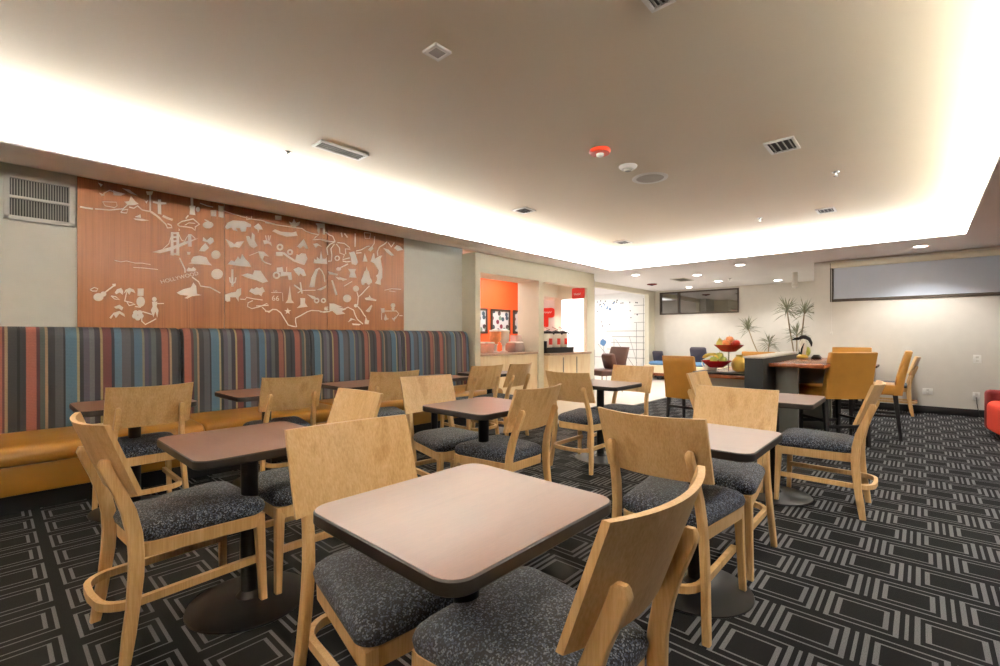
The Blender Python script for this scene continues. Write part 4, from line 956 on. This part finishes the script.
DL = [(635.6, 274.8, ZS, 'low ceiling downlight nearest the corner of the light cove, above the map room'), (697, 274.7, ZS, 'low ceiling downlight second from the left in the front row'), (740, 264.6, ZS, 'low ceiling downlight closest to the cove edge, mid right'),
      (718.4, 281, ZS, 'small far downlight above the middle of the dark window'), (689, 287, ZS, 'farthest small downlight, just above the left of the dark window'), (777.8, 280, ZS, 'low ceiling downlight above the left spiky plant'),
      (920.6, 246, ZS, 'low ceiling downlight above the grey shaded window')]
for u, v, z, lab in DL:
    x, y = on_plane_z(u, v, z); x = min(x, 12.7)
    t = thing('downlight', lab, 'ceiling light', (x, y, z), 0, 'recessed downlights')
    MB().lathe([(.075, 0), (.1, 0), (.1, -.006), (.085, -.01), (.075, -.006)], seg=28).build('trim_ring', M['white'], t)
    MB().lathe([(.002, -.014), (.05, -.012), (.078, -.006), (.078, -.003), (.002, -.003)], seg=28).build('lens', M['lamp'], t)
t = at_ceiling('exit_sign', 795, 272.5, 'white cylinder fixture hanging from the ceiling left of the wall corner', 'ceiling fixture', ZS)
MB().lathe([(.05, 0), (.05, -.22), (.06, -.23), (.06, -.28), (.01, -.285)], seg=20).build('body', M['vent'], t); t.name = 'ceiling_camera'
MB().lathe([(.055, -.281), (.04, -.32), (.002, -.33)], seg=18).build('dome', M['white'], t)

# ------------------------------------------------------------------ light
def area(name, loc, sx, sy, power, rot=(0, 0, 0), col=(.94, .975, 1)):
    d = bpy.data.lights.new(name, 'AREA'); d.shape = 'RECTANGLE'; d.size = sx; d.size_y = sy; d.energy = power; d.color = col
    o = bpy.data.objects.new(name, d); COL.objects.link(o); o.location = loc; o.rotation_euler = rot
    return o
CW = 42.0   # watts per metre of cove strip
cx, cy = (TX0+TX1)/2, (TY0+Y1)/2
zc = ZS+.032; T = math.radians(112)
area('cove_strip', (cx, Y1+.06, zc), TX1-TX0, .04, CW*(TX1-TX0), (PI-T, 0, 0))
area('cove_strip', (cx, TY0-.06, zc), TX1-TX0, .04, CW*(TX1-TX0), (PI+T, 0, 0))
area('cove_strip', (TX1+.06, cy, zc), .04, Y1-TY0, CW*(Y1-TY0), (0, PI+T, 0))
area('cove_strip', (TX0-.06, cy, zc), .04, Y1-TY0, CW*(Y1-TY0), (0, PI-T, 0))
def spot(loc, power, ang=110, col=(1, .97, .93), r=.06):
    d = bpy.data.lights.new('downlight_or_fill', 'SPOT'); d.energy = power; d.spot_size = math.radians(ang); d.spot_blend = .6; d.shadow_soft_size = r; d.color = col
    o = bpy.data.objects.new('downlight_or_fill', d); COL.objects.link(o); o.location = loc
    return o
for u, v, z, lab in DL:
    x, y = on_plane_z(u, v, z); spot((min(x, 12.2), y, z-.02), 70 if x < 10.5 else 32, 130)
for x, y in ((2.4, -1.0), (4.4, -1.0), (6.4, -1.0)): spot((x, y, ZS-.02), 60, 140, r=.12)  # unseen spots along the right soffit, added to fill the room with light
for x in (5.9, 7.6): area('kitchen_lamp', (x, 6.5, 2.58), .9, .5, 10)
spot((7.9, 6.0, 2.0), 12); spot((8.8, 6.0, 2.0), 12); spot((7.5, 5.42, 2.55), 14, 90)
area('lounge_lamp', (11.2, 7.3, 2.48), 2.4, 1.6, 17)

w = bpy.data.worlds.new('world'); S.world = w; w.use_nodes = True
w.node_tree.nodes['Background'].inputs[0].default_value = (.86, .93, 1.0, 1); w.node_tree.nodes['Background'].inputs[1].default_value = 1.3

vs = S.view_settings
vs.view_transform = 'Standard'; vs.look = 'None'; vs.gamma = 1; vs.use_curve_mapping = False; vs.exposure = 1.45
S.cycles.use_denoising = True; S.cycles.max_bounces = 10; S.cycles.diffuse_bounces = 6
S.cycles.sample_clamp_indirect = 6
